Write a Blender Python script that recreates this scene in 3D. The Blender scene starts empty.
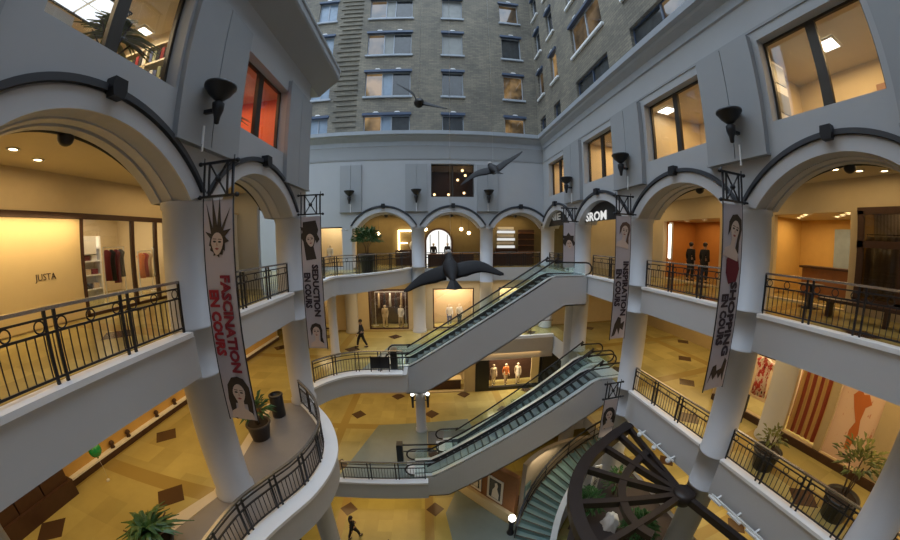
import bpy, bmesh, math, random
from mathutils import Vector, Matrix, geometry
R = random.Random(7)
sc = bpy.context.scene
COL = sc.collection
PI = math.pi
CAMZ = 6.284

# ------------------------------------------------------------------ materials
MATS = {}
def _new(name):
    m = bpy.data.materials.new(name); m.use_nodes = True
    nt = m.node_tree; nt.nodes.clear()
    out = nt.nodes.new('ShaderNodeOutputMaterial')
    return m, nt, out
def N(nt, t, **kw):
    n = nt.nodes.new(t)
    for k, v in kw.items():
        if k in ('operation', 'blend_type', 'data_type', 'noise_dimensions', 'distribution'): setattr(n, k, v)
        else: n.inputs[k].default_value = v
    return n
def mat(name, col, rough=.6, metal=0., var=.06, scale=3., bump=0., spec=.5, coat=0.):
    m, nt, out = _new(name); L = nt.links.new
    b = N(nt, 'ShaderNodeBsdfPrincipled', Roughness=rough, Metallic=metal)
    b.inputs['Specular IOR Level'].default_value = spec
    b.inputs['Coat Weight'].default_value = coat
    tc = nt.nodes.new('ShaderNodeTexCoord')
    no = N(nt, 'ShaderNodeTexNoise', Scale=scale, Detail=4., Roughness=.6)
    L(tc.outputs['Object'], no.inputs['Vector'])
    mx = nt.nodes.new('ShaderNodeMix'); mx.data_type = 'RGBA'
    mx.inputs[6].default_value = (*[c*(1-var) for c in col], 1)
    mx.inputs[7].default_value = (*[min(1, c*(1+var)) for c in col], 1)
    L(no.outputs['Fac'], mx.inputs[0]); L(mx.outputs[2], b.inputs['Base Color'])
    if bump:
        bp = N(nt, 'ShaderNodeBump', Strength=bump, Distance=.02)
        n2 = N(nt, 'ShaderNodeTexNoise', Scale=scale*12, Detail=3.)
        L(tc.outputs['Object'], n2.inputs['Vector']); L(n2.outputs['Fac'], bp.inputs['Height']); L(bp.outputs['Normal'], b.inputs['Normal'])
    L(b.outputs[0], out.inputs[0]); MATS[name] = m
    return m
def emit(name, col, strength):
    m, nt, out = _new(name)
    e = N(nt, 'ShaderNodeEmission', Color=(*col, 1), Strength=strength)
    nt.links.new(e.outputs[0], out.inputs[0]); MATS[name] = m
    return m
def litpane(name, col, hi, lo):
    m, nt, out = _new(name); L = nt.links.new
    tc = nt.nodes.new('ShaderNodeTexCoord'); no = N(nt, 'ShaderNodeTexNoise', Scale=.9, Detail=2.); L(tc.outputs['Object'], no.inputs['Vector'])
    mr = nt.nodes.new('ShaderNodeMapRange'); mr.inputs[1].default_value = .35; mr.inputs[2].default_value = .65; mr.inputs[3].default_value = lo; mr.inputs[4].default_value = hi; L(no.outputs['Fac'], mr.inputs[0])
    e = N(nt, 'ShaderNodeEmission', Color=(*col, 1)); L(mr.outputs[0], e.inputs['Strength'])
    g = N(nt, 'ShaderNodeBsdfGlossy', Roughness=.05, Color=(.9, .95, 1, 1)); mx = nt.nodes.new('ShaderNodeMixShader'); mx.inputs[0].default_value = .12
    L(e.outputs[0], mx.inputs[1]); L(g.outputs[0], mx.inputs[2]); L(mx.outputs[0], out.inputs[0]); MATS[name] = m
    return m
def glass(name, tint=(1, 1, 1), refl=.1, rough=.02):
    m, nt, out = _new(name); L = nt.links.new
    t = N(nt, 'ShaderNodeBsdfTransparent', Color=(*tint, 1)); g = N(nt, 'ShaderNodeBsdfGlossy', Roughness=rough, Color=(.9, .95, 1, 1))
    lw = nt.nodes.new('ShaderNodeLayerWeight'); lw.inputs['Blend'].default_value = .5
    pw = N(nt, 'ShaderNodeMath', operation='POWER'); pw.inputs[1].default_value = 4.; L(lw.outputs['Facing'], pw.inputs[0])
    ad = N(nt, 'ShaderNodeMath', operation='MULTIPLY_ADD'); ad.inputs[1].default_value = .7; ad.inputs[2].default_value = refl; L(pw.outputs[0], ad.inputs[0])
    mx = nt.nodes.new('ShaderNodeMixShader'); L(ad.outputs[0], mx.inputs[0]); L(t.outputs[0], mx.inputs[1]); L(g.outputs[0], mx.inputs[2])
    L(mx.outputs[0], out.inputs[0]); MATS[name] = m
    return m
def brick(name, axis, c1, c2, mortar):
    m, nt, out = _new(name); L = nt.links.new
    tc = nt.nodes.new('ShaderNodeTexCoord'); sp = nt.nodes.new('ShaderNodeSeparateXYZ'); cb = nt.nodes.new('ShaderNodeCombineXYZ')
    L(tc.outputs['Object'], sp.inputs[0]); L(sp.outputs[axis], cb.inputs[0]); L(sp.outputs[2], cb.inputs[1])
    bt = N(nt, 'ShaderNodeTexBrick', Scale=1., Color1=(*c1, 1), Color2=(*c2, 1), Mortar=(*mortar, 1))
    bt.inputs['Mortar Size'].default_value = .012; bt.inputs['Brick Width'].default_value = .42; bt.inputs['Row Height'].default_value = .14
    L(cb.outputs[0], bt.inputs['Vector'])
    no = N(nt, 'ShaderNodeTexNoise', Scale=.5, Detail=6., Roughness=.65); L(tc.outputs['Object'], no.inputs['Vector'])
    rp = nt.nodes.new('ShaderNodeValToRGB'); rp.color_ramp.elements[0].position = .3; rp.color_ramp.elements[0].color = (.62, .62, .64, 1); rp.color_ramp.elements[1].position = .75; rp.color_ramp.elements[1].color = (1.15, 1.12, 1.05, 1)
    L(no.outputs['Fac'], rp.inputs[0])
    mx = nt.nodes.new('ShaderNodeMix'); mx.data_type = 'RGBA'; mx.blend_type = 'MULTIPLY'; mx.inputs[0].default_value = 1
    L(bt.outputs['Color'], mx.inputs[6]); L(rp.outputs[0], mx.inputs[7])
    b = N(nt, 'ShaderNodeBsdfPrincipled', Roughness=.85); L(mx.outputs[2], b.inputs['Base Color'])
    bp = N(nt, 'ShaderNodeBump', Strength=.6, Distance=.02); L(bt.outputs['Fac'], bp.inputs['Height']); bp.invert = True; L(bp.outputs['Normal'], b.inputs['Normal'])
    L(b.outputs[0], out.inputs[0]); MATS[name] = m
def floor_mat(name, base, dark, band, rough=.16, cell=2.4, bandw=.1):
    m, nt, out = _new(name); L = nt.links.new
    tc = nt.nodes.new('ShaderNodeTexCoord'); sp = nt.nodes.new('ShaderNodeSeparateXYZ'); L(tc.outputs['Object'], sp.inputs[0])
    def M(op, a, b=None):
        n = nt.nodes.new('ShaderNodeMath'); n.operation = op
        for i, x in enumerate((a, b)):
            if x is None: continue
            if isinstance(x, (int, float)): n.inputs[i].default_value = x
            else: L(x, n.inputs[i])
        return n.outputs[0]
    X, Y = sp.outputs[0], sp.outputs[1]
    u = M('DIVIDE', M('ADD', X, Y), cell*1.414); v = M('DIVIDE', M('SUBTRACT', X, Y), cell*1.414)
    fu = M('ABSOLUTE', M('SUBTRACT', M('FRACT', u), .5)); fv = M('ABSOLUTE', M('SUBTRACT', M('FRACT', v), .5))
    dia = M('MULTIPLY', M('LESS_THAN', fu, .105), M('LESS_THAN', fv, .105))
    bx = M('LESS_THAN', M('FRACT', M('DIVIDE', M('ADD', X, .6), 5.)), bandw); by = M('LESS_THAN', M('FRACT', M('DIVIDE', M('ADD', Y, .2), 5.)), bandw)
    bd = M('MAXIMUM', bx, by)
    no = N(nt, 'ShaderNodeTexNoise', Scale=1.1, Detail=8., Roughness=.7); L(tc.outputs['Object'], no.inputs['Vector'])
    a = nt.nodes.new('ShaderNodeMix'); a.data_type = 'RGBA'
    a.inputs[6].default_value = (*[c*.82 for c in base], 1); a.inputs[7].default_value = (*[c*1.18 for c in base], 1); L(no.outputs['Fac'], a.inputs[0])
    # square slabs, each a slightly different stone
    fl = nt.nodes.new('ShaderNodeVectorMath'); fl.operation = 'SNAP'; fl.inputs[1].default_value = (.8, .8, 10); L(tc.outputs['Object'], fl.inputs[0])
    wn = nt.nodes.new('ShaderNodeTexWhiteNoise'); wn.noise_dimensions = '3D'; L(fl.outputs[0], wn.inputs['Vector'])
    n3 = N(nt, 'ShaderNodeTexNoise', Scale=.33, Detail=3.); L(tc.outputs['Object'], n3.inputs['Vector'])
    s3 = M('ADD', M('MULTIPLY', wn.outputs['Value'], .22), M('MULTIPLY', n3.outputs['Fac'], .9)); s3 = M('ADD', s3, .40)
    cb = nt.nodes.new('ShaderNodeCombineXYZ'); [L(s3, cb.inputs[i]) for i in range(3)]
    a2 = nt.nodes.new('ShaderNodeMix'); a2.data_type = 'RGBA'; a2.blend_type = 'MULTIPLY'; a2.inputs[0].default_value = 1; L(a.outputs[2], a2.inputs[6]); L(cb.outputs[0], a2.inputs[7]); a = a2
    c = nt.nodes.new('ShaderNodeMix'); c.data_type = 'RGBA'; L(bd, c.inputs[0]); L(a.outputs[2], c.inputs[6]); c.inputs[7].default_value = (*band, 1)
    d = nt.nodes.new('ShaderNodeMix'); d.data_type = 'RGBA'; L(dia, d.inputs[0]); L(c.outputs[2], d.inputs[6]); d.inputs[7].default_value = (*dark, 1)
    b = N(nt, 'ShaderNodeBsdfPrincipled', Roughness=rough); L(d.outputs[2], b.inputs['Base Color']); L(b.outputs[0], out.inputs[0]); MATS[name] = m
def stripes(name, axis, c1, c2, width, rough=.8):
    m, nt, out = _new(name); L = nt.links.new
    tc = nt.nodes.new('ShaderNodeTexCoord'); sp = nt.nodes.new('ShaderNodeSeparateXYZ'); L(tc.outputs['Object'], sp.inputs[0])
    d = N(nt, 'ShaderNodeMath', operation='DIVIDE'); L(sp.outputs[axis], d.inputs[0]); d.inputs[1].default_value = width
    f = N(nt, 'ShaderNodeMath', operation='FRACT'); L(d.outputs[0], f.inputs[0])
    g = N(nt, 'ShaderNodeMath', operation='LESS_THAN'); L(f.outputs[0], g.inputs[0]); g.inputs[1].default_value = .5
    x = nt.nodes.new('ShaderNodeMix'); x.data_type = 'RGBA'; x.inputs[6].default_value = (*c1, 1); x.inputs[7].default_value = (*c2, 1); L(g.outputs[0], x.inputs[0])
    b = N(nt, 'ShaderNodeBsdfPrincipled', Roughness=rough); L(x.outputs[2], b.inputs['Base Color']); L(b.outputs[0], out.inputs[0]); MATS[name] = m
def blotch(name, cols, scale=4., rough=.7, stretch=(1, 1, 1)):
    m, nt, out = _new(name); L = nt.links.new
    tc = nt.nodes.new('ShaderNodeTexCoord'); mp = nt.nodes.new('ShaderNodeMapping'); mp.inputs['Scale'].default_value = stretch
    L(tc.outputs['Object'], mp.inputs[0])
    no = N(nt, 'ShaderNodeTexNoise', Scale=scale, Detail=5., Roughness=.65); L(mp.outputs[0], no.inputs['Vector'])
    rp = nt.nodes.new('ShaderNodeValToRGB'); rp.color_ramp.interpolation = 'CONSTANT'
    els = rp.color_ramp.elements
    while len(els) < len(cols): els.new(.5)
    for i, c in enumerate(cols):
        els[i].position = 0 if i == 0 else .36 + .28*(i-1)/max(1, len(cols)-2) if len(cols) > 2 else .5; els[i].color = (*c, 1)
    L(no.outputs['Fac'], rp.inputs[0])
    b = N(nt, 'ShaderNodeBsdfPrincipled', Roughness=rough); L(rp.outputs[0], b.inputs['Base Color']); L(b.outputs[0], out.inputs[0]); MATS[name] = m

mat('plaster', (.425, .44, .465), .75, var=.05, scale=1.2, bump=.05)
mat('plaster_panel', (.325, .34, .36), .75, var=.05, scale=1.2)
mat('plaster_ledge', (.88, .89, .91), .5, var=.03)
mat('column_white', (.52, .53, .56), .6, var=.04, scale=1.5)
mat('cladding', (.56, .57, .59), .55, var=.03, scale=1.)
mat('warm_plaster', (.66, .55, .36), .8, var=.06)
mat('warm_ceiling', (.64, .56, .40), .85, var=.04)
mat('cream_panel', (.70, .58, .34), .3, var=.03, coat=.3)
mat('amber_wall', (.60, .38, .12), .7, var=.1)
mat('teal_paving', (.19, .23, .215), .25, var=.12, scale=2)
mat('orange_wall', (.48, .20, .045), .7, var=.1)
mat('red_orange_wall', (.72, .15, .035), .6, var=.1)
mat('olive_wall', (.20, .155, .07), .75, var=.15)
mat('tan_wall', (.50, .40, .24), .75, var=.08)
mat('iron', (.022, .023, .028), .42, metal=.3, var=.15)
mat('iron_brown', (.020, .013, .012), .45, metal=.1, var=.2)
mat('moulding_dark', (.045, .05, .062), .45, var=.1)
mat('bronze_frame', (.05, .042, .035), .45, metal=.3, var=.15)
mat('dark_wood', (.06, .028, .018), .5, var=.3, scale=6)
mat('brown_wood', (.26, .11, .04), .45, var=.25, scale=5)
mat('dark_stone', (.10, .085, .075), .5, var=.2)
mat('grey_paving', (.21, .19, .18), .4, var=.12, scale=2.5)
mat('pale_paving', (.60, .54, .45), .4, var=.06)
mat('steel', (.72, .75, .78), .3, metal=.35, var=.04)
mat('step_metal', (.30, .33, .34), .4, metal=.5, var=.15)
mat('rubber', (.012, .012, .014), .3, var=.1)
mat('handrail_steel', (.42, .41, .40), .25, metal=.85, var=.05)
mat('banner_cloth', (.50, .46, .50), .85, var=.05)
mat('text_dark', (.045, .03, .04), .8)
mat('text_maroon', (.24, .015, .03), .8)
mat('text_red', (.36, .02, .03), .8)
mat('skin', (.50, .33, .25), .6)
mat('skin_pale', (.62, .50, .44), .6)
mat('hair_dark', (.03, .022, .02), .6, var=.3, scale=20)
mat('hair_brown', (.11, .06, .045), .6, var=.3, scale=20)
mat('lips', (.30, .06, .06), .5)
mat('cloth_black', (.016, .016, .02), .85)
mat('cloth_dark', (.035, .035, .045), .85)
mat('cloth_red', (.32, .02, .025), .8)
mat('cloth_wine', (.14, .012, .025), .8)
mat('cloth_orange', (.55, .16, .04), .8)
mat('cloth_white', (.75, .74, .72), .8)
mat('cloth_blue', (.10, .13, .28), .8)
mat('cloth_beige', (.55, .43, .28), .8)
mat('mannequin', (.72, .60, .45), .4)
mat('leaf', (.05, .13, .04), .4, var=.45, scale=6)
mat('leaf_pale', (.20, .22, .06), .45, var=.4, scale=6)
mat('bark', (.10, .065, .04), .9, var=.3, scale=10)
mat('soil', (.03, .02, .015), .95)
mat('pot_brown', (.055, .042, .036), .5, var=.15)
mat('black_plastic', (.02, .02, .022), .35)
mat('bird_bronze', (.018, .018, .021), .7, metal=.0, spec=.25, var=.3, scale=8)
mat('bird_pale', (.42, .40, .38), .45, var=.2, scale=8)
mat('balloon', (.01, .30, .09), .12, coat=.6)
mat('stair_tile', (.17, .27, .26), .35, var=.1)
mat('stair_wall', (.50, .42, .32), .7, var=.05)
mat('white_paint', (.78, .78, .76), .5)
mat('paper', (.72, .68, .60), .8)
mat('stone_lintel', (.40, .44, .50), .7, var=.1)
mat('blue_hood', (.07, .10, .17), .4, var=.15)
mat('curtain_pale', (.46, .42, .32), .85, var=.08, scale=8)
mat('carpet_dark', (.04, .03, .028), .9)
stripes('curtain_stripe', 1, (.62, .40, .16), (.30, .06, .03), .26)
stripes('cream_pleat_shade', 1, (.52, .47, .36), (.36, .32, .24), .11)  # flat two-tone stripes, the shade of folds put into the colour
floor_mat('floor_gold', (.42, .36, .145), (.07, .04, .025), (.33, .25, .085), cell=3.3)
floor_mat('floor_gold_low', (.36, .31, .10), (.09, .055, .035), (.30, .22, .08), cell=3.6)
brick('brick_back', 0, (.31, .285, .23), (.22, .205, .175), (.17, .16, .14))
brick('brick_side', 1, (.31, .285, .23), (.22, .205, .175), (.17, .16, .14))
mat('brick_quoin', (.20, .185, .15), .85, var=.2)
blotch('print_dress', [(.05, .015, .02), (.45, .04, .03), (.7, .55, .45), (.05, .01, .015)], 7, stretch=(1, 1, .5))
blotch('print_clothes', [(.03, .02, .02), (.35, .26, .15), (.55, .46, .3), (.06, .03, .02)], 5, stretch=(1, 1, .6))
blotch('print_photo', [(.05, .05, .06), (.25, .24, .24), (.55, .54, .52), (.15, .14, .14)], 5)
blotch('print_pink', [(.75, .45, .33), (.80, .58, .45), (.62, .28, .18)], 2.2, stretch=(1, 2, .6))
glass('glass_clear', (1, 1, 1), .06)
glass('glass_green', (.90, .97, .955), .06)
glass('glass_dark', (.6, .55, .5), .03)
emit('lamp_warm', (1., .74, .40), 9)
emit('lamp_white', (1., .93, .80), 5)
emit('lamp_globe', (1., .95, .85), 6)
emit('skylight', (.90, .95, 1.), 1.3)
litpane('pane_lit', (1., .62, .26), .36, .05)
litpane('pane_lit_dim', (1., .66, .34), .16, .03)
emit('sign_box_glow', (.95, .95, .92), .8)
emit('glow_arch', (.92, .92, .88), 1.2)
mat('pane_dark', (.05, .055, .06), .08, var=.5, scale=3, spec=.8)
mat('pane_blind', (.26, .27, .26), .35, var=.3, scale=2)
mat('pane_blue', (.28, .36, .46), .2, var=.3, scale=2)
MT = MATS

# ------------------------------------------------------------------ mesh builder
def V(*a): return Vector(a)
class MB:
    def __init__(s): s.v = []; s.f = []; s.sm = []
    def add(s, vs, fs, smooth=False):
        b = len(s.v); s.v += [tuple(p) for p in vs]; s.f += [tuple(b+i for i in f) for f in fs]; s.sm += [smooth]*len(fs); return s
    def box(s, x0, y0, z0, x1, y1, z1):
        x0, x1 = sorted((x0, x1)); y0, y1 = sorted((y0, y1)); z0, z1 = sorted((z0, z1))
        vs = [(x0, y0, z0), (x1, y0, z0), (x1, y1, z0), (x0, y1, z0), (x0, y0, z1), (x1, y0, z1), (x1, y1, z1), (x0, y1, z1)]
        return s.add(vs, [(0, 3, 2, 1), (4, 5, 6, 7), (0, 1, 5, 4), (1, 2, 6, 5), (2, 3, 7, 6), (3, 0, 4, 7)])
    def bar(s, p, q, w, h, up=(0, 0, 1)):
        p, q, up = Vector(p), Vector(q), Vector(up); d = (q-p).normalized()
        a = d.cross(up)
        if a.length < 1e-4: a = d.cross(Vector((1, 0, 0)))
        a.normalize(); b = a.cross(d).normalized(); a *= w/2; b *= h/2
        vs = [p-a-b, p+a-b, p+a+b, p-a+b, q-a-b, q+a-b, q+a+b, q-a+b]
        return s.add(vs, [(0, 3, 2, 1), (4, 5, 6, 7), (0, 1, 5, 4), (1, 2, 6, 5), (2, 3, 7, 6), (3, 0, 4, 7)])
    def sweep(s, pts, prof, closed=False, up=(0, 0, 1), smooth=False):
        pts = [Vector(p) for p in pts]; n = len(pts); k = len(prof); vs = []; up = Vector(up)
        for i, p in enumerate(pts):
            a = pts[i-1] if (i or closed) else p; b = pts[(i+1) % n] if (i < n-1 or closed) else p
            d = (b-a).normalized(); r = d.cross(up)
            if r.length < 1e-4: r = d.cross(Vector((0, 1, 0)))
            r.normalize(); u = r.cross(d)
            c = 1.
            if 0 < i < n-1 or closed:
                e = (p-a).normalized() if (p-a).length > 1e-6 else d
                c = 1/max(.5, e.dot(d))
            vs += [p+r*x*c+u*y for x, y in prof]
        fs = []
        for i in range(n if closed else n-1):
            for j in range(k):
                A, B = i*k, ((i+1) % n)*k; fs.append((A+j, A+(j+1) % k, B+(j+1) % k, B+j))
        if not closed: fs += [tuple(range(k))[::-1], tuple((n-1)*k+j for j in range(k))]
        return s.add(vs, fs, smooth)
    def tube(s, pts, r, n=8, closed=False, up=(0, 0, 1)):
        return s.sweep(pts, [(r*math.cos(2*PI*i/n), r*math.sin(2*PI*i/n)) for i in range(n)], closed, up, True)
    def rail(s, pts, w, h, closed=False):
        return s.sweep(pts, [(-w/2, -h/2), (w/2, -h/2), (w/2, h/2), (-w/2, h/2)], closed)
    def lathe(s, prof, c=(0, 0, 0), n=24, a0=0, a1=2*PI, smooth=True):
        full = abs(a1-a0-2*PI) < 1e-6; m = n if full else n+1; vs = []
        for i in range(m):
            a = a0+(a1-a0)*i/n
            vs += [(c[0]+r*math.cos(a), c[1]+r*math.sin(a), c[2]+z) for r, z in prof]
        k = len(prof); fs = []
        for i in range(n):
            for j in range(k-1):
                A, B = i*k, ((i+1) % m)*k; fs.append((A+j, B+j, B+j+1, A+j+1))
        return s.add(vs, fs, smooth)
    def ball(s, c, rx, ry=None, rz=None, n=14, m=9):
        ry = ry or rx; rz = rz or rx; vs = []; fs = []
        for i in range(m+1):
            t = PI*i/m
            for j in range(n): vs.append((c[0]+rx*math.sin(t)*math.cos(2*PI*j/n), c[1]+ry*math.sin(t)*math.sin(2*PI*j/n), c[2]+rz*math.cos(t)))
        for i in range(m):
            for j in range(n): fs.append((i*n+j, (i+1)*n+j, (i+1)*n+(j+1) % n, i*n+(j+1) % n))
        return s.add(vs, fs, True)
    def slab(s, loops, fn, d0, d1, caps=True):
        """loops: outer polygon plus holes in 2D; fn(a, b, d) -> xyz; thickness from d0 to d1"""
        flat = [p for l in loops for p in l]; n = len(flat)
        tris = geometry.tessellate_polygon([[Vector((p[0], p[1], 0)) for p in l] for l in loops])
        vs = [fn(a, b, d0) for a, b in flat]+[fn(a, b, d1) for a, b in flat]
        fs = []
        for t in tris: fs += [tuple(t), tuple(n+i for i in reversed(t))]
        o = 0
        for l in loops:
            k = len(l)
            for i in range(k): fs.append((o+i, o+(i+1) % k, n+o+(i+1) % k, n+o+i))
            o += k
        return s.add(vs, fs)
    def build(s, name, m, parent=None, label=None, fix=True):
        off = Vector(parent_world(parent)) if parent is not None else Vector((0, 0, 0))
        me = bpy.data.meshes.new(name); me.from_pydata([tuple(Vector(p)-off) for p in s.v], [], s.f)
        me.polygons.foreach_set('use_smooth', s.sm)
        if fix:
            bm = bmesh.new(); bm.from_mesh(me); bmesh.ops.recalc_face_normals(bm, faces=bm.faces); bm.to_mesh(me); bm.free()
        me.materials.append(MT[m] if isinstance(m, str) else m); me.update()
        o = bpy.data.objects.new(name, me); COL.objects.link(o)
        if parent is not None: o.parent = parent
        if label: o['label'] = label
        return o
def parent_world(p):
    v = Vector((0, 0, 0))
    while p is not None: v += Vector(p.location); p = p.parent
    return v
def tag(o, label, cat, group=None, kind=None):
    o['label'] = label; o['category'] = cat
    if group: o['group'] = group
    if kind: o['kind'] = kind
    return o
def thing(name, label, cat, loc=(0, 0, 0), group=None, rz=0):
    o = bpy.data.objects.new(name, None); COL.objects.link(o); o.location = loc; o.rotation_euler[2] = rz
    o.empty_display_size = .1
    return tag(o, label, cat, group)
def struct(mb, name, m, label, cat=None):
    o = mb.build(name, m); o['kind'] = 'structure'; o['label'] = label; o['category'] = cat or name.split('_')[0]
    return o
def dup(o, parent=None):
    c = o.copy(); COL.objects.link(c)
    if parent is not None: c.parent = parent
    for ch in o.children: dup(ch, c)
    return c
def inst(me_obj, name, parent, loc, rz=0, rx=0, ry=0, sx=None):
    """a further child that shares the mesh of me_obj"""
    c = me_obj.copy(); c.name = name; COL.objects.link(c); c.parent = parent
    c.location = Vector(loc)-parent_world(parent); c.rotation_euler = (rx, ry, rz)
    if sx: c.scale = sx
    return c
def catmull(P, n=8):
    P = [Vector(p) for p in P]; out = []
    Q = [P[0]*2-P[1]]+P+[P[-1]*2-P[-2]]
    for i in range(1, len(Q)-2):
        for j in range(n):
            t = j/n; a, b, c, d = Q[i-1], Q[i], Q[i+1], Q[i+2]
            out.append(.5*((2*b)+(c-a)*t+(2*a-5*b+4*c-d)*t*t+(3*b-a-3*c+d)*t**3))
    out.append(P[-1]); return out
def resample(pts, step):
    pts = [Vector(p) for p in pts]; L = [0]
    for a, b in zip(pts, pts[1:]): L.append(L[-1]+(b-a).length)
    n = max(1, round(L[-1]/step)); out = []; j = 0
    for i in range(n+1):
        t = L[-1]*i/n
        while j < len(pts)-2 and L[j+1] < t: j += 1
        f = (t-L[j])/max(1e-9, L[j+1]-L[j]); p = pts[j].lerp(pts[j+1], min(1, max(0, f))); d = (pts[j+1]-pts[j]).normalized()
        out.append((p, d))
    return out, L[-1]
def offset(pts, d):
    pts = [Vector((p[0], p[1], p[2] if len(p) > 2 else 0)) for p in pts]; out = []
    for i, p in enumerate(pts):
        a = pts[max(0, i-1)]; b = pts[min(len(pts)-1, i+1)]; t = (b-a); t.z = 0; t.normalize()
        out.append(p+Vector((-t.y, t.x, 0))*d)
    return out

# ------------------------------------------------------------------ levels and planes
XL, XR, YB = -5.0, 8.4, 20.1            # arcade planes: left, right, back
L2, L1, L0, LM = 4.5, 0., -4.5, -9.     # floors
COLS_L = [(-5.33, .3), (-5.33, 5.42), (-5.27, 10.45)]
COLS_R = [(8.6, .35), (8.6, 5.12), (8.6, 10.0), (8.6, 14.85), (8.6, 19.8)]
COLS_B = [(-5.52, 19.85), (-.7, 19.85), (4.06, 19.85)]
ARCH_L, ARCH_R, ARCH_B = [-1.8, 3.2, 8.2], [-2.1, 2.9, 7.9, 12.9, 17.9], [-3.1, 1.74, 6.6]
SK = .964
zs = lambda z: CAMZ+(z-CAMZ)*SK
fnL = lambda s, z, d: (XL*SK-d, s*SK, zs(z))
fnR = lambda s, z, d: (XR*SK+d, s*SK, zs(z))
fnB = lambda s, z, d: (s*SK, YB*SK+d, zs(z))
SP = 7.3
def arc(c, half, zend, zcrown, n=28):
    rise = zcrown-zend; r = (half*half+rise*rise)/(2*rise); cz = zcrown-r; a = math.asin(min(1, half/r))
    if rise > r: a = PI-a
    return [(c+r*math.sin(-a+2*a*i/n), cz+r*math.cos(-a+2*a*i/n)) for i in range(n+1)]
TR = [0]
def trim(mb, m, label):
    TR[0] += 1; return struct(mb, 'trim_%d' % TR[0], m, label, 'trim')
def arcade(side, fn, s0, s1, arches, wins, ztop, k=1., extra=None):
    mb = MB()
    low = [(s0, 9.2), (s0, SP)]
    for c in arches: low += arc(c, 2.03*k, SP, 8.4)
    low += [(s1, SP), (s1, 9.2)]
    mb.slab([low], fn, 0, 1.1)
    hol = [[(c-w, z0), (c+w, z0), (c+w, z1), (c-w, z1)] for c, w, z0, z1 in wins]
    mb.slab([[(s0, 9.2), (s1, 9.2), (s1, ztop), (s0, ztop)]]+hol, fn, 0, .42)
    o = struct(mb, 'wall_'+side, 'plaster', {'left': 'grey plaster arcade wall on the left with two windows above its arches', 'right': 'grey plaster arcade wall on the right with four windows above its arches', 'back': 'pale plaster wall above the three arches at the far end'}[side], 'wall')
    names = {'left': 'left', 'right': 'right', 'back': 'far'}
    for i, c in enumerate(arches):
        a = MB()
        ring = arc(c, 2.03*k, SP, 8.4); outer = arc(c, 2.36*k, SP+.12, 8.72)
        a.slab([ring+outer[::-1]], fn, 0, -.05)
        for dd, sh in ((.45, .07), (.8, .14)):
            a.slab([arc(c, (2.03-sh*.3)*k, SP, 8.4-sh*.45)+arc(c, 2.2*k, SP, 8.6)[::-1]], fn, dd, dd+.28)
        ord_ = {'left': ['beside the camera', 'nearest', 'second'], 'right': ['beside the camera', 'nearest', 'second', 'third', 'farthest'], 'back': ['left-hand', 'middle', 'right-hand']}[side][i]
        o = trim(a, 'column_white', 'pale stepped archivolt of the %s arch in the %s arcade' % (ord_, names[side]))
        b = MB(); mo = arc(c, 2.4*k, 7.5, 8.82, 36)
        b.slab([arc(c, 2.36*k, 7.5, 8.76, 36)+arc(c, 2.45*k, 7.5, 8.88, 36)[::-1]], fn, -.0, -.11)
        b.build('hood_moulding', 'moulding_dark', o, 'dark blue-grey hood moulding')
        kx = MB(); kx.slab([[(c-.1, 8.66), (c+.1, 8.66), (c+.14, 8.8), (c+.12, 8.98), (c-.12, 8.98), (c-.14, 8.8)]], fn, -.02, -.24)
        kx.build('keystone', 'iron', o, 'dark square keystone boss')
        t = MB(); pts = [fn(p, q, 1.16) for p, q in arc(c, 1.9*k, 7.66, 8.36, 24)]
        t.tube(pts, .05, 8, up=(0, 1, 0) if side != 'back' else (1, 0, 0))
        t.ball(fn(c, 8.3, 1.2), .15); t.ball(pts[0], .08); t.ball(pts[-1], .08)
        t.build('inner_arch_rib', 'iron', o, 'black curved rib with a round boss')
    return o

WZ = (9.47, 11.8)
WR = [(2.9, 1.38), (7.9, 1.38), (12.9, 1.38), (17.9, 1.2)]
WL = [(3.2, 1.38), (8.2, 1.38)]
arcade('left', fnL, -4., 11.5, ARCH_L, [(c, w, *WZ) for c, w in WL], 14.)
arcade('right', fnR, -4., 20.3, ARCH_R, [(c, w, *WZ) for c, w in WR], 14.)
arcade('back', fnB, -5.35, 8.6, ARCH_B, [(1.74, 1.52, 9.45, 11.8)], 14., .955)
# back wall left of the arcade, with a lit shop window; end of the left block
mb = MB(); mb.slab([[(-22, 3.5), (-5.35, 3.5), (-5.35, 14), (-22, 14)], [(-8.1, 4.62), (-6.05, 4.62), (-6.05, 7.45), (-8.1, 7.45)]], fnB, 0, .4)
struct(mb, 'wall_back_left', 'plaster', 'white wall at the far left end with a lit shop window', 'wall')
mb = MB(); mb.box(-12, 10.75, 8.55, -5.25, 11.08, 13.8)
struct(mb, 'wall_left_end', 'plaster', 'end wall of the upper storey on the left', 'wall')
mb = MB(); mb.box(-12, 11.1, 4.5, -7.0, 11.3, 8.6); struct(mb, 'wall_left_gallery_end', 'plaster', 'white end wall of the left gallery', 'wall')

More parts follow.
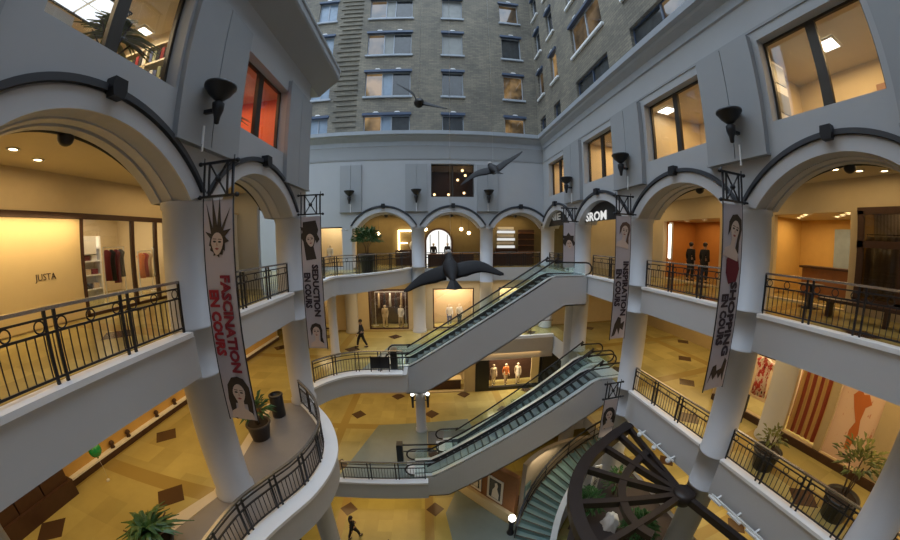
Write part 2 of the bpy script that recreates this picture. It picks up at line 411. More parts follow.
# cornices: section along each wall
def cornice(name, fn, s0, s1, label, flat=False):
    mb = MB(); prof = [(.02, 13.05), (-.06, 13.1), (-.08, 13.4), (-.3, 13.62), (-.34, 13.72), (-.5, 13.8), (-.52, 14.05), (.3, 14.12), (.3, 13.05)]
    if flat: prof = [(.02, 13.1), (-.82, 13.86), (-.86, 13.96), (-.86, 14.22), (-.9, 14.28), (-.9, 14.4), (.4, 14.4), (.4, 13.1)]
    vs = [fn(s0, z, d) for d, z in prof]+[fn(s1, z, d) for d, z in prof]; n = len(prof)
    fs = [(i, (i+1) % n, n+(i+1) % n, n+i) for i in range(n)]+[tuple(range(n)), tuple(range(2*n-1, n-1, -1))]
    mb.add(vs, fs); return struct(mb, name, 'stone_lintel' if not flat else 'plaster_panel', label, 'cornice')
cornice('trim_101', fnR, -4, 20.3, 'moulded grey cornice below the brick on the right')
cornice('trim_102', fnB, -9.6, 8.6, 'moulded grey cornice below the brick at the far end')
cornice('trim_103', fnL, -4, 12.6, 'deep sloping eave along the top of the left wall', True)
mb = MB(); mb.box(-9, -4, 13.9, -5, 12.0, 14.1); struct(mb, 'roof_left', 'plaster_panel', 'flat roof of the left block', 'roof')
# raised panels and pilasters behind the wall lamps
def pil(fn, s0, s1, z0, z1, d, label, groove=True):
    mb = MB(); mid = (s0+s1)/2
    for a, b in ((s0, mid-.012), (mid+.012, s1)): mb.slab([[(a, z0), (b, z0), (b, z1), (a, z1)]], fn, -d, 0)
    mb.slab([[(s0-.03, z0-.06), (s1+.03, z0-.06), (s1+.03, z0), (s0-.03, z0)]], fn, -d-.03, 0)
    trim(mb, 'plaster_panel', label)
for i, y in enumerate((.4, 5.4, 10.4, 15.4)): pil(fnR, y-.95, y+.95, 8.68, 12.0, .2, 'raised grey panel behind the %s wall lamp on the right' % ['camera-side', 'nearest', 'second', 'third'][i])
for i, y in enumerate((.2, 5.7, 10.55)): pil(fnL, y-1.05, y+1.05 if i < 2 else 11.48, 8.5, 12.2, .14, 'raised grey panel %s on the left wall' % ['beside the camera', 'behind the wall lamp', 'at the end of the upper storey'][i])
for i, x in enumerate((-5.4, -.8, 4.2)): pil(fnB, x-.76, x+.76, 8.5, 11.75, .12, 'raised pale panel behind the %s wall lamp at the far end' % ['left-hand', 'middle', 'right-hand'][i])
mb = MB()
for fn, a, b in ((fnR, -4, 20.1), (fnB, -9, 8.4)):
    mb.slab([[(a, 12.1), (b, 12.1), (b, 12.18), (a, 12.18)]], fn, -.03, 0)
trim(mb, 'plaster_panel', 'thin string course under the cornices')
mb = MB(); mb.slab([[(-9.5, 12.18), (8.6, 12.18), (8.6, 13.1), (-9.5, 13.1)]], fnB, -.04, 0); trim(mb, 'plaster_panel', 'grey frieze under the cornice at the far end')

# ------------------------------------------------------------------ brick tower walls
rows = [(14.1, 15.55), (17.05, 19.1), (20.6, 22.65), (24.12, 26.15)]
bcols = [(-8.85, -7.35), (-4.66, -1.3), (1.03, 2.6), (5.65, 7.2)]
fnBB = lambda s, z, d: (s, 20.35+d, z)
fnRB = lambda s, z, d: (8.2+d, s, z)
holes = [[(a, z0), (b, z0), (b, z1), (a, z1)] for z0, z1 in rows for a, b in bcols]
mb = MB(); mb.slab([[(-22, 13.2), (8.6, 13.2), (8.6, 30), (-22, 30)]]+holes, fnBB, 0, .4)
struct(mb, 'wall_brick_back', 'brick_back', 'tall grey-brown brick wall at the far end', 'wall')
rcols = [(18.75, 19.75), (16.35, 17.35), (11.0, 14.2), (5.6, 9.2), (.8, 3.6)]
rrows = [(14.1, 15.35), (17.0, 19.05), (20.6, 22.65), (24.12, 26.15)]
rh = [[(a, z0), (b, z0), (b, z1), (a, z1)] for z0, z1 in rrows for a, b in rcols]
mb = MB(); mb.slab([[(-4, 13.2), (20.4, 13.2), (20.4, 30), (-4, 30)]]+rh, fnRB, 0, .4)
struct(mb, 'wall_brick_right', 'brick_side', 'tall grey-brown brick wall on the right', 'wall')
mb = MB()
for i in range(34):
    z = 14.3+i*.42
    mb.box(-7.0+(.25 if i % 2 else 0), 20.27, z, -5.2, 20.36, z+.07)
trim(mb, 'brick_quoin', 'stepped ledges of a brick chimney breast on the far wall')

WN = [0]
def window(fn, s0, s1, z0, z1, label, panes, depth=.16, mull=(), hood=True, sill='stone_lintel', frame='bronze_frame', fw=.06, mw=.06):
    """one window: frame > sill, lintel, mullion, panes"""
    WN[0] += 1; n = WN[0]
    f = MB(); f.slab([[(s0, z0), (s1, z0), (s1, z1), (s0, z1)], [(s0+fw, z0+fw), (s1-fw, z0+fw), (s1-fw, z1-fw), (s0+fw, z1-fw)]], fn, depth, depth+.1)
    o = struct(f, 'window_%d' % n, frame, label, 'window')
    xs = [s0+fw]+[s0+(s1-s0)*m for m in mull]+[s1-fw]
    for m in mull:
        b = MB(); c = s0+(s1-s0)*m; b.slab([[(c-mw/2, z0+fw), (c+mw/2, z0+fw), (c+mw/2, z1-fw), (c-mw/2, z1-fw)]], fn, depth-.02, depth+.1)
        b.build('mullion', frame, o)
    for i, pm in enumerate(panes):
        b = MB(); b.slab([[(xs[i], z0+fw), (xs[i+1], z0+fw), (xs[i+1], z1-fw), (xs[i], z1-fw)]], fn, depth+.05, depth+.06)
        p = b.build('pane', pm, o)
        if 'lit' in pm: p['label'] = 'lamp-lit pane'
    if hood:
        b = MB(); b.slab([[(s0-.1, z1-.02), (s1+.1, z1-.02), (s1+.1, z1+.16), (s0-.1, z1+.16)]], fn, -.12, .1); b.build('lintel', 'blue_hood', o, 'dark blue lintel')
        b = MB()
        for c in ([.5] if s1-s0 < 2 else [.27, .73]):
            m = s0+(s1-s0)*c; b.slab([[(m-.22, z1+.16), (m+.22, z1+.16), (m+.12, z1+.24), (m-.12, z1+.24)]], fn, -.14, .02)
        b.build('ornament', 'plaster_ledge', o, 'small pale ornament over the lintel')
    if sill:
        b = MB(); b.slab([[(s0-.12, z0-.14), (s1+.12, z0-.14), (s1+.12, z0), (s0-.12, z0)]], fn, -.13, .16); b.build('sill', sill, o, 'pale stone sill')
    return o
rn = ['bottom', 'second', 'third', 'fourth']; bn = ['outer left', 'wide', 'middle', 'right-hand']
BP = {(0, 0): ['pane_blue', 'pane_blue'], (1, 0): ['pane_blue', 'pane_blue'], (2, 0): ['pane_blue', 'pane_blue'], (3, 0): ['pane_blue', 'pane_blue'],
      (0, 1): ['pane_lit', 'pane_blue', 'pane_dark'], (1, 1): ['pane_lit', 'pane_blue', 'pane_dark'], (2, 1): ['pane_lit_dim', 'pane_blind', 'pane_dark'], (3, 1): ['pane_lit_dim', 'pane_blind', 'pane_dark'],
      (0, 2): ['pane_dark'], (1, 2): ['pane_dark'], (2, 2): ['pane_blind'], (3, 2): ['pane_blind'],
      (0, 3): ['pane_lit'], (1, 3): ['pane_lit'], (2, 3): ['pane_dark'], (3, 3): ['pane_lit_dim']}
for r, (z0, z1) in enumerate(rows):
    for c, (a, b) in enumerate(bcols):
        window(fnBB, a, b, z0, z1, '%s brick-wall window of the %s column at the far end, in the %s row above the cornice' % ({'pane_lit': 'lamp-lit', 'pane_lit_dim': 'dimly lit', 'pane_dark': 'dark', 'pane_blind': 'blind-covered', 'pane_blue': 'bluish'}[BP[r, c][0]], bn[c], rn[r]),
               BP[r, c], mull=(.5,) if c == 0 else (.38, .6) if c == 1 else (), mw=.07, frame='stone_lintel')
rcn = ['corner', 'next-to-corner', 'broad', 'second broad', 'camera-side']
for r, (z0, z1) in enumerate(rrows):
    for c, (a, b) in enumerate(rcols):
        lit = {(1, 0): 'pane_lit_dim', (1, 1): 'pane_lit', (1, 2): 'pane_lit_dim', (0, 3): 'pane_lit_dim'}.get((r, c), 'pane_dark')
        window(fnRB, a, b, z0, z1, '%s window in the %s row of the right brick wall, %s column' % ('lamp-lit' if 'lit' in lit else 'dark', rn[r], rcn[c]),
               [lit, 'pane_dark' if r == 0 else lit] if c > 1 else [lit], mull=(.5,) if c > 1 else (), mw=.09, hood=r != 0, frame='stone_lintel' if r else 'blue_hood', sill='plaster_ledge')
# arcade storey windows with rooms behind
for i, (c, w) in enumerate(WR):
    window(fnR, c-w, c+w, *WZ, 'large bronze window in the right wall above the %s arch' % ['nearest', 'second', 'third', 'farthest'][i], ['glass_clear']*2, .3, (.5,), False, None, fw=.07, mw=.26 if i == 0 else .2)
for i, (c, w) in enumerate(WL):
    window(fnL, c-w, c+w, *WZ, 'large bronze window in the left wall above the %s arch, %s behind it' % (['nearest', 'second'][i], ['an office with a bookcase', 'an orange room'][i]), ['glass_clear']*2, .3, (.5,), False, None, fw=.07, mw=.26)
window(fnB, 1.74-1.52, 1.74+1.52, 9.45, 11.8, 'square bronze window in the far wall above the middle arch', ['glass_dark']*2, .3, (.5,), False, None, mw=.1)
window(fnB, -8.1, -6.05, 4.62, 7.45, 'lit shop window in the white wall at the far left end', ['glass_clear'], .2, (), False, None)

# rooms behind the windows
def room(name, lo, hi, open_side, m, label, floor=None, ceil=None):
    """inside of a box, one face left open"""
    x0, y0, z0 = lo; x1, y1, z1 = hi; mb = MB(); t = .08
    S = {'-x': (x0-t, y0, z0, x0, y1, z1), '+x': (x1, y0, z0, x1+t, y1, z1), '-y': (x0, y0-t, z0, x1, y0, z1), '+y': (x0, y1, z0, x1, y1+t, z1)}
    for k, b in S.items():
        if k != open_side: mb.box(*b)
    o = struct(mb, name, m, label, 'wall')
    if ceil:
        b = MB(); b.box(x0, y0, z1, x1, y1, z1+t); c = struct(b, name.replace('wall', 'ceiling'), ceil, 'ceiling over the '+label.split(' of the ')[-1], 'ceiling')
    if floor:
        b = MB(); b.box(x0, y0, z0-t, x1, y1, z0); struct(b, name.replace('wall', 'floor'), floor, 'floor of the '+label.split(' of the ')[-1], 'floor')
    return o
rn4 = ['nearest', 'second', 'third', 'farthest']
for i, (c, w) in enumerate(WR):
    room('wall_office_right_%d' % (i+1), (8.55, c*SK-2.25, 9.12), (12.3, c*SK+2.25, 11.9), '-x', 'warm_plaster', 'walls of the office behind the %s right window' % rn4[i], 'carpet_dark', 'warm_ceiling')
room('wall_office_left_1', (-9.3, .6, 9.12), (-5.27, 5.5, 11.9), '+x', 'warm_plaster', 'walls of the office behind the nearest left window', 'carpet_dark', 'warm_ceiling')
room('wall_office_left_2', (-8.6, 5.7, 9.12), (-5.27, 10.2, 11.9), '+x', 'red_orange_wall', 'orange walls of the room behind the second left window', 'carpet_dark', 'warm_ceiling')
room('wall_office_back', (-1.5, 19.85, 9.0), (5., 23, 11.9), '-y', 'dark_wood', 'dark walls of the room behind the far square window', 'carpet_dark', 'warm_ceiling')

# ------------------------------------------------------------------ columns
def column(x, y, z0, z1, r, label, rings=(), cap=True, box=None):
    prof = [(r+.05, z0), (r+.05, z0+.12), (r, z0+.16)]
    for q in sorted(rings): prof += [(r, q-.03), (r+.018, q-.025), (r+.018, q+.025), (r, q+.03)]
    if cap: prof += [(r, z1-.16), (r+.04, z1-.12), (r+.04, z1)]
    else: prof += [(r, z1)]
    mb = MB(); mb.lathe(prof, (x, y, 0), 32); return struct(mb, 'column', 'column_white', label, 'column')
for i, (x, y) in enumerate(COLS_L):
    column(x, y, 0, zs(SP), .47, 'round white column of the left arcade %s' % ['beside the camera', 'behind the banner with red lettering', 'behind the banner reading seduction'][i], (3.5, 4.6))
for i, (x, y) in enumerate(COLS_R):
    column(x, y, LM, zs(SP), .47, 'round white column of the right arcade %s' % ['at the lower right corner', 'behind the shopping banner', 'behind the inspiration banner', 'at the top of the upper escalator', 'in the far corner'][i], (-1.25, .05, 3.5, 4.6))
for i, (x, y) in enumerate(COLS_B):
    column(x, y, L1, zs(SP), .45, 'round white column at the far end, %s' % ['left of the left arch', 'between the left and middle arches', 'between the middle and right arches'][i], (3.5, 4.6))
column(-5.4, 15.4, L1, 3.56, .24, 'slim white column under the curved balcony at the far left')
column(-.62, 14.7, L0, -.85, .28, 'white column with two sconces on the lower floor', cap=False)
column(8.3, 15.2, L0, 3.6, .42, 'white column under the landing of the upper escalator')
column(-4.6, 8.6, LM, -1., .4, 'white column under the curved balcony on the lowest floor')

# ------------------------------------------------------------------ floors
def floor_slab(name, poly, z, th, top, label, side='cladding', lip=None):
    mb = MB(); mb.slab([poly], lambda a, b, d: (a, b, d), z-.02, z-th); o = struct(mb, name, side, label+', edge and underside', 'floor')
    mb = MB(); mb.slab([poly], lambda a, b, d: (a, b, d), z-.02, z); struct(mb, name+'_paving', top, label+', paving', 'floor')
    return o
def ledge(pts, z, w, label, h=.1, out=.06, m='plaster_ledge'):
    """white coping strip along a slab edge; pts run so that the slab lies on the left"""
    P = [Vector((p[0], p[1], z)) for p in pts]; Q = offset(P, w/2-out)
    mb = MB(); mb.rail([p+Vector((0, 0, h/2-.02)) for p in Q], w, h); trim(mb, m, label)
LX = -5.0
E_L2_BACK = catmull([(-5.0, 11.45), (-5.02, 13.2), (-4.96, 14.9), (-3.9, 15.6), (-2.75, 16.9), (-1.85, 18.3), (-1.15, 19.9)], 6)
poly = [(-22, -4), (LX, -4), (LX, 11.3)]+[(p[0], p[1]) for p in E_L2_BACK]+[(-1.15, 24.5), (-22, 24.5)]
floor_slab('floor_left_upper', poly, L2, .95, 'floor_gold', 'upper gallery floor on the left')
floor_slab('floor_back_upper', [(-1.15, 20.0), (8.35, 20.0), (8.35, 24.5), (-1.15, 24.5)], L2, .95, 'floor_gold', 'upper gallery floor at the far end')
floor_slab('floor_right_upper', [(8.4, -4), (24, -4), (24, 24.5), (8.35, 24.5), (8.35, 16.2), (8.4, 16.2)], L2, .95, 'floor_gold', 'upper gallery floor on the right')
E_L1 = catmull([(-3.95, -4), (-3.95, .5), (-3.93, 2.2), (-3.92, 3.2), (-3.82, 4.06), (-3.53, 4.75), (-3.16, 5.5), (-2.96, 6.3), (-2.96, 7.15), (-3.22, 8.0), (-3.75, 8.95), (-4.42, 9.75), (-5.1, 10.45), (-5.35, 11.05), (-5.05, 11.66), (-4.62, 12.2), (-4.05, 12.62), (-3.3, 12.86), (-2.4, 12.88), (-1.35, 12.88)], 6)
poly = [(-22, -4)]+[(p[0], p[1]) for p in E_L1]+[(-1.35, 15.4), (.6, 15.4), (1.6, 17.8), (8.4, 17.8), (8.4, 24), (-22, 24)]
floor_slab('floor_left_middle', poly, L1, .95, 'floor_gold', 'middle gallery floor on the left and at the far end')
floor_slab('floor_right_middle', [(8.4, -4), (24, -4), (24, 24), (8.4, 24)], L1, 1.3, 'floor_gold', 'middle gallery floor on the right')
floor_slab('floor_lower', [(-14, 10.5), (-.27, 10.5), (-.27, 14.6), (17, 14.6), (17, 22), (-14, 22)], L0, 1.0, 'floor_gold', 'lower gallery floor')
floor_slab('floor_lower_right', [(9.6, -4), (17, -4), (17, 14.6), (9.6, 14.6)], L0, .8, 'floor_gold', 'lower gallery floor on the right')
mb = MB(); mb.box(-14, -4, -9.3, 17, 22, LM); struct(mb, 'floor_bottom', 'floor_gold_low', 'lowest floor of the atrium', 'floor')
# grey paving and pale border on the curved balcony
inl = [(p[0], p[1]) for p in offset([(q[0], q[1], 0) for q in E_L1[12:72]], .05)]
mb = MB(); mb.slab([inl+[(-6.35, 9.9), (-5.6, 5.2), (-5.9, 4.2), (-6.4, 3.2)]], lambda a, b, d: (a, b, d), .0, .012); struct(mb, 'floor_balcony_paving', 'grey_paving', 'grey paving on the curved balcony', 'floor')
mb = MB(); mb.slab([[(-6.65, 9.9), (-6.35, 9.9), (-5.6, 5.2), (-6.1, 3.7), (-6.5, 3.9), (-5.9, 5.2)]], lambda a, b, d: (a, b, d), .0, .014); struct(mb, 'floor_balcony_border', 'pale_paving', 'pale border of the grey paving', 'floor')
mb = MB(); mb.slab([[(-4.6, 10.62), (-.3, 10.62), (-.3, 14.5), (2.4, 14.55), (2.2, 15.6), (-3.2, 15.2)]], lambda a, b, d: (a, b, d), L0, L0+.012); struct(mb, 'floor_lower_landing', 'teal_paving', 'grey-green paving at the foot of the lower escalators', 'floor')
mb = MB(); mb.slab([[(-3.6, 13.0), (-1.4, 13.0), (-1.4, 15.3), (.5, 15.5), (1.5, 17.0), (-2.4, 17.2)]], lambda a, b, d: (a, b, d), L1, L1+.012); struct(mb, 'floor_middle_landing', 'teal_paving', 'grey-green paving at the foot of the upper escalator', 'floor')
mb = MB(); mb.slab([[(1.0, 9.2), (6.0, 8.6), (4.9, 11.0), (4.0, 11.2), (1.4, 14.2), (.6, 12.4)]], lambda a, b, d: (a, b, d), LM, LM+.012); struct(mb, 'floor_stair_landing', 'teal_paving', 'grey-green paving at the foot of the curved stairs', 'floor')
# white ledges
ledge([(LX, -4), (LX, 5.0)], L2, .34, 'white ledge below the nearest left railing')
ledge([(LX, 5.85), (LX, 10.05)], L2, .34, 'white ledge below the second left railing')
ledge(E_L2_BACK, L2, .3, 'white ledge of the curved upper balcony')

ledge([(XR, 4.68), (XR, -4)], L2, .3, 'white ledge below the nearest upper right railing')
ledge([(XR, 9.56), (XR, 5.56)], L2, .3, 'white ledge below the second upper right railing')
ledge([(XR, 14.4), (XR, 10.45)], L2, .3, 'white ledge below the third upper right railing')
ledge(E_L1, L1, .5, 'white curving ledge of the balcony on the left', out=.08)
ledge([(XR, 4.68), (XR, -4)], L1, .3, 'white ledge below the nearest middle right railing')
ledge([(XR, 9.56), (XR, 5.56)], L1, .3, 'white ledge below the second middle right railing')
ledge([(-6, 10.5), (-.27, 10.5)], L0, .3, 'white ledge of the lower escalator landing')
mb = MB(); mb.box(1.0, 17.68, -1.5, 8.36, 17.78, -.12); trim(mb, 'stair_wall', 'tan panel over the slab face of the far middle gallery, warm light in its colour')  # warm light on the slab face is put into this panel's tan
mb = MB(); mb.box(1.6, 17.72, -.1, 8.4, 17.95, .08); trim(mb, 'plaster_ledge', 'white edge of the far middle gallery')

# ------------------------------------------------------------------ gallery shells: ceilings and shop fronts
def ceil(name, x0, y0, x1, y1, z, label, m='warm_ceiling', t=.1):
    mb = MB(); mb.box(x0, y0, z, x1, y1, z+t); return struct(mb, 'ceiling_'+name, m, label, 'ceiling')
ceil('left_upper', -16, -4, -5.9, 11.3, 8.5, 'ceiling of the upper left gallery')
ceil('right_upper', 9.18, -4, 17, 24.5, 8.5, 'ceiling of the upper right gallery')
ceil('back_upper', -5.6, 20.45, 9.2, 24.5, 8.5, 'ceiling of the upper far gallery')
# shop wall, upper left
mb = MB(); fnSL = lambda s, z, d: (-10-d, s, z)
mb.slab([[(-4, 4.5), (11.3, 4.5), (11.3, 8.5), (-4, 8.5)], [(5.75, 4.55), (9.4, 4.55), (9.4, 7.36), (5.75, 7.36)]], fnSL, 0, .2)
struct(mb, 'wall_left_shops', 'warm_plaster', 'shop wall of the upper left gallery', 'wall')
mb = MB(); mb.slab([[(-4, 4.55), (5.72, 4.55), (5.72, 7.3), (-4, 7.3)]], fnSL, -.05, 0); trim(mb, 'cream_panel', 'glossy cream panel of the shop front on the left')
mb = MB(); mb.slab([[(-4, 7.3), (9.5, 7.3), (9.5, 7.46), (-4, 7.46)]], fnSL, -.09, 0)
trim(mb, 'dark_wood', 'dark header bar over the left shop front')
room('wall_left_boutique', (-15.5, 4.5, 4.5), (-10.2, 10.9, 8.2), '+x', 'warm_plaster', 'walls of the boutique on the left', None, 'warm_ceiling')
# shop wall, upper right
mb = MB(); fnSR = lambda s, z, d: (12.2+d, s, z)
mb.slab([[(-4, 4.5), (20, 4.5), (20, 8.5), (-4, 8.5)], [(-2, 4.9), (3.35, 4.9), (3.35, 7.5), (-2, 7.5)], [(3.7, 4.55), (6.4, 4.55), (6.4, 7.5), (3.7, 7.5)], [(8.9, 4.55), (12.4, 4.55), (12.4, 7.5), (8.9, 7.5)]], fnSR, 0, .25)
struct(mb, 'wall_right_shops', 'warm_plaster', 'shop wall of the upper right gallery', 'wall')
room('wall_right_bar', (12.45, 3.4, 4.5), (16.4, 7.2, 7.6), '-x', 'amber_wall', 'walls of the bar on the right', None, 'warm_ceiling')
room('wall_right_orange_room', (12.45, 8.6, 4.5), (15.4, 13.0, 7.6), '-x', 'orange_wall', 'orange walls of the restaurant on the right', None, 'warm_ceiling')
room('wall_right_curtained_room', (12.45, -3, 4.5), (13.6, 3.38, 8.0), '-x', 'cream_pleat_shade', 'pale walls with painted pleat shading of the curtained room on the right', None, 'warm_ceiling')
# upper far shops
mb = MB(); mb.slab([[(-12, 4.5), (12, 4.5), (12, 8.6), (-12, 8.6)]], lambda s, z, d: (s, 23.6+d, z), 0, .2); struct(mb, 'wall_back_shops', 'olive_wall', 'shop wall of the upper far gallery', 'wall')
room('wall_far_left_shop', (-9, 19.85, 4.5), (-5.7, 22.5, 8.), '-y', 'warm_plaster', 'walls of the shop behind the far left window', None, 'warm_ceiling')
# middle level
mb = MB(); fnS1B = lambda s, z, d: (s, 20.2+d, z)
S1 = [(-8.6, -6.9), (-4.35, -1.5), (.26, 3.24), (5.05, 7.6)]
mb.slab([[(-22, 0), (24, 0), (24, 3.55), (-22, 3.55)]]+[[(a, .06), (b, .06), (b, 3.0), (a, 3.0)] for a, b in S1], fnS1B, 0, .15)
struct(mb, 'wall_back_middle', 'warm_plaster', 'shop wall of the middle level at the far end', 'wall')
for i, (a, b) in enumerate(S1):
    room('wall_display_%d' % (i+1), (a-.1, 20.35, .0), (b+.1, 21.9, 3.2), '-y', ['tan_wall', 'dark_wood', 'cloth_beige', 'cloth_beige'][i], 'walls of the display window at the far end, number %s' % ['one', 'two', 'three', 'four'][i], None, 'warm_ceiling')
    window(fnS1B, a, b, .06, 3.0, '%s shop display window on the middle level at the far end' % ['outermost left', 'dark framed', 'bright beige', 'right-hand beige'][i], ['glass_clear'], .02, (), False, None, frame='dark_wood', fw=.09)
mb = MB(); mb.slab([[(-4, 0), (17.8, 0), (17.8, 3.55), (-4, 3.55)]], lambda s, z, d: (-10.4-d, s, z), 0, .2); struct(mb, 'wall_left_middle', 'amber_wall', 'shop wall of the middle left gallery', 'wall')
mb = MB(); mb.box(-10.4, -4, 0, -10.2, 17.8, .2); struct(mb, 'baseboard_left', 'dark_wood', 'dark plinth along the middle left shops', 'baseboard')
mb = MB(); mb.box(-10.4, 3.7, .2, -10.2, 17.8, .26); trim(mb, 'plaster_ledge', 'pale rail on top of the dark plinth on the left')
mb = MB(); mb.box(-16, 17.8, 0, -10.4, 18.0, 3.55); struct(mb, 'wall_left_middle_end', 'tan_wall', 'end wall of the middle left gallery', 'wall')
fnS1R = lambda s, z, d: (11.5+d, s, z)
mb = MB(); O1R = [(-1.6, .9), (1.7, 3.05), (3.3, 4.5), (5.1, 7.3)]
mb.slab([[(-4, 0), (7.7, 0), (7.7, 3.55), (-4, 3.55)]]+[[(a, .25), (b, .25), (b, 2.9), (a, 2.9)] for a, b in O1R], fnS1R, 0, .2)
struct(mb, 'wall_right_middle', 'tan_wall', 'shop wall of the middle right gallery', 'wall')
room('wall_right_display', (11.7, -2, 0), (13.4, 7.6, 3.4), '-x', 'cloth_beige', 'walls of the display on the middle right', None, None)
# lower level
mb = MB(); fnS0 = lambda s, z, d: (s, 19.+d, z)
mb.slab([[(-14, L0), (3.2, L0), (3.2, -.9), (-14, -.9)] , [(-.6, L0+.1), (2.4, L0+.1), (2.4, -2.9), (-.6, -2.9)]], fnS0, 0, .2)
struct(mb, 'wall_lower_back', 'tan_wall', 'shop wall of the lower level', 'wall')
mb = MB(); mb.slab([[(3.2, L0), (17, L0), (17, -.9), (3.2, -.9)], [(4.2, L0+.25), (7.5, L0+.25), (7.5, -1.9), (4.2, -1.9)]], fnS0, -.06, .2)
struct(mb, 'wall_lower_black', 'rubber', 'black shop front of the lower level', 'wall')
mb = MB(); mb.box(24, -4, 0, 24.2, 24, 9); mb.box(11.7, 7.7, 0, 24, 7.9, 3.55); struct(mb, 'wall_corridor', 'warm_plaster', 'walls of the corridor on the middle right', 'wall')
room('wall_lower_display', (3.3, 19.2, L0), (8.4, 20.6, -1.5), '-y', 'dark_wood', 'walls of the lower display window', None, 'warm_ceiling')
room('wall_lower_shop', (-.8, 19.2, L0), (2.6, 21., -1.5), '-y', 'warm_plaster', 'walls of the lower shop', None, 'warm_ceiling')
mb = MB(); mb.box(-14.2, -4, LM, -14, 22, L0); mb.box(-14.2, 21.8, LM, 17, 22, 0); mb.box(16.8, -4, LM, 17, 22, 3); struct(mb, 'wall_outer', 'tan_wall', 'outer walls of the lower levels', 'wall')
# end walls that close the galleries and the atrium behind the camera
mb = MB(); mb.box(-16, -4.2, LM, 17, -4, 30); struct(mb, 'wall_front', 'plaster', 'wall behind the camera', 'wall')
mb = MB(); mb.box(-22.2, -4, 0, -22, 24.5, 14); struct(mb, 'wall_far_left', 'warm_plaster', 'outer wall of the left galleries', 'wall')
mb = MB(); mb.box(24, -4, 4, 24.2, 24.5, 9); mb.box(-9.6, -4, 14.1, -9.3, 11.5, 30); struct(mb, 'wall_far_right', 'warm_plaster', 'outer wall of the right galleries, and an added unseen slab blocking sky on the left', 'wall')  # the left slab is unseen, added to keep sky light off the right wall

# ------------------------------------------------------------------ railings
PROTO = {}
def proto(key, fn, m):
    if key not in PROTO:
        o = fn().build(key, m); PROTO[key] = o
    return PROTO[key]
def railing(pts, label, step=.13, post=1.25, rings=True, h=1.05, group=None, m='iron', top='handrail_steel'):
    pts = [Vector(p) for p in pts]
    root = thing('railing', label, 'railing', pts[0], group)
    up = lambda z: [p+Vector((0, 0, z)) for p in pts]
    mb = MB(); mb.rail(up(h), .075, .05); mb.build('handrail', top, root)
    for nm, z, w in (('upper_rail', h-.13, .03), ('middle_rail', h-.33, .035), ('bottom_rail', .1, .035)):
        mb = MB(); mb.rail(up(z), w, w); mb.build(nm, m, root)
    S, Ln = resample(pts, post)
    def one(nm, mesh_fn, p, d, cache, rz=True):
        key = nm+m+('%.2f' % h)
        me = cache.get(key)
        if me is None:
            o = mesh_fn().build(nm, m, None); cache[key] = o.data; o.parent = root
        else:
            o = bpy.data.objects.new(nm, me); COL.objects.link(o); o.parent = root
        o.location = p-pts[0]; o.rotation_euler[2] = math.atan2(d.y, d.x) if rz else 0
    def post_mesh():
        b = MB(); b.box(-.022, -.022, 0, .022, .022, h); return b
    def bal_mesh():
        b = MB(); b.box(-.008, -.008, .1, .008, .008, h-.33); return b
    def ring_mesh():
        b = MB(); b.tube([(.075*math.cos(2*PI*i/14), 0, h-.23+.085*math.sin(2*PI*i/14)) for i in range(14)], .012, 5, True, up=(0, 1, 0)); return b
    for i, (p, d) in enumerate(S):
        offs = (-.075, .075) if 0 < i < len(S)-1 else (0,)
        for q in offs: one('post', post_mesh, p+d*q, d, MESHC)
        if rings and len(S) < 20:
            for q in ((-.17, .17) if 0 < i < len(S)-1 else (.12,) if i == 0 else (-.12,)): one('ring', ring_mesh, p+d*q, d, MESHC)
            if i < len(S)-1:
                p2, d2 = S[i+1]; one('ring', ring_mesh, (p+p2)/2, d, MESHC)
    B, _ = resample(pts, max(step, Ln/98))
    for p, d in B[1:-1]: one('baluster', bal_mesh, p, d, MESHC)
    return root
MESHC = {}
il, ir = XL-.14, XR+.14
NL = 0
railing([(il, -1.6, L2+.08), (il, 4.94, L2+.08)], 'black railing with rings, on the nearest left ledge in front of the cream shop front')
railing([(il, 5.88, L2+.08), (il, 9.98, L2+.08)], 'black railing of the second left bay, between the two banner columns')
cb = [Vector((p.x, p.y, L2+.08)) for p in offset([(q.x, q.y, 0) for q in E_L2_BACK], .14)]
railing(cb, 'black railing curving along the upper balcony in front of the potted bush', step=.16)
railing([(-.2, 20.1, L2), (3.58, 20.1, L2)], 'dark railing under the middle arch at the far end', step=.16)
railing([(4.54, 20.1, L2), (8.1, 20.1, L2)], 'dark railing under the right arch at the far end', step=.16)
railing([(ir, 4.64, L2+.08), (ir, -1.4, L2+.08)], 'black railing of the nearest upper right bay, right of the shopping banner')
railing([(ir, 9.52, L2+.08), (ir, 5.6, L2+.08)], 'black railing of the second upper right bay, between the shopping and inspiration banners')
railing([(ir, 13.6, L2+.08), (ir, 10.48, L2+.08)], 'black railing of the third upper right bay, left of the inspiration banner')
railing([(ir, 19.3, L2+.0), (ir, 16.4, L2+.0)], 'short dark railing of the farthest upper right bay, behind the escalator top', step=.16)
railing([(ir, 4.64, L1+.08), (ir, -1.4, L1+.08)], 'black railing of the nearest middle right bay, in front of two black planters')
railing([(ir, 9.52, L1+.08), (ir, 5.6, L1+.08)], 'black railing of the second middle right bay, above the brown wheel canopy')
ns = 6*14
sc_pts = [Vector((p.x, p.y, L1+.06)) for p in offset(E_L1[8:78], .36)]
railing(sc_pts, 'black railing winding in an S along the grey balcony on the left', rings=False, step=.115, post=1.0)
lp = [Vector((p.x, p.y, L1+.06)) for p in offset(E_L1[84:], .3)]
railing(lp, 'curved black railing of the landing at the foot of the upper escalator', rings=False)
railing([(-4.2, 10.7, L0+.06), (-.4, 10.7, L0+.06)], 'straight black railing of the landing at the foot of the lower escalator', rings=False)

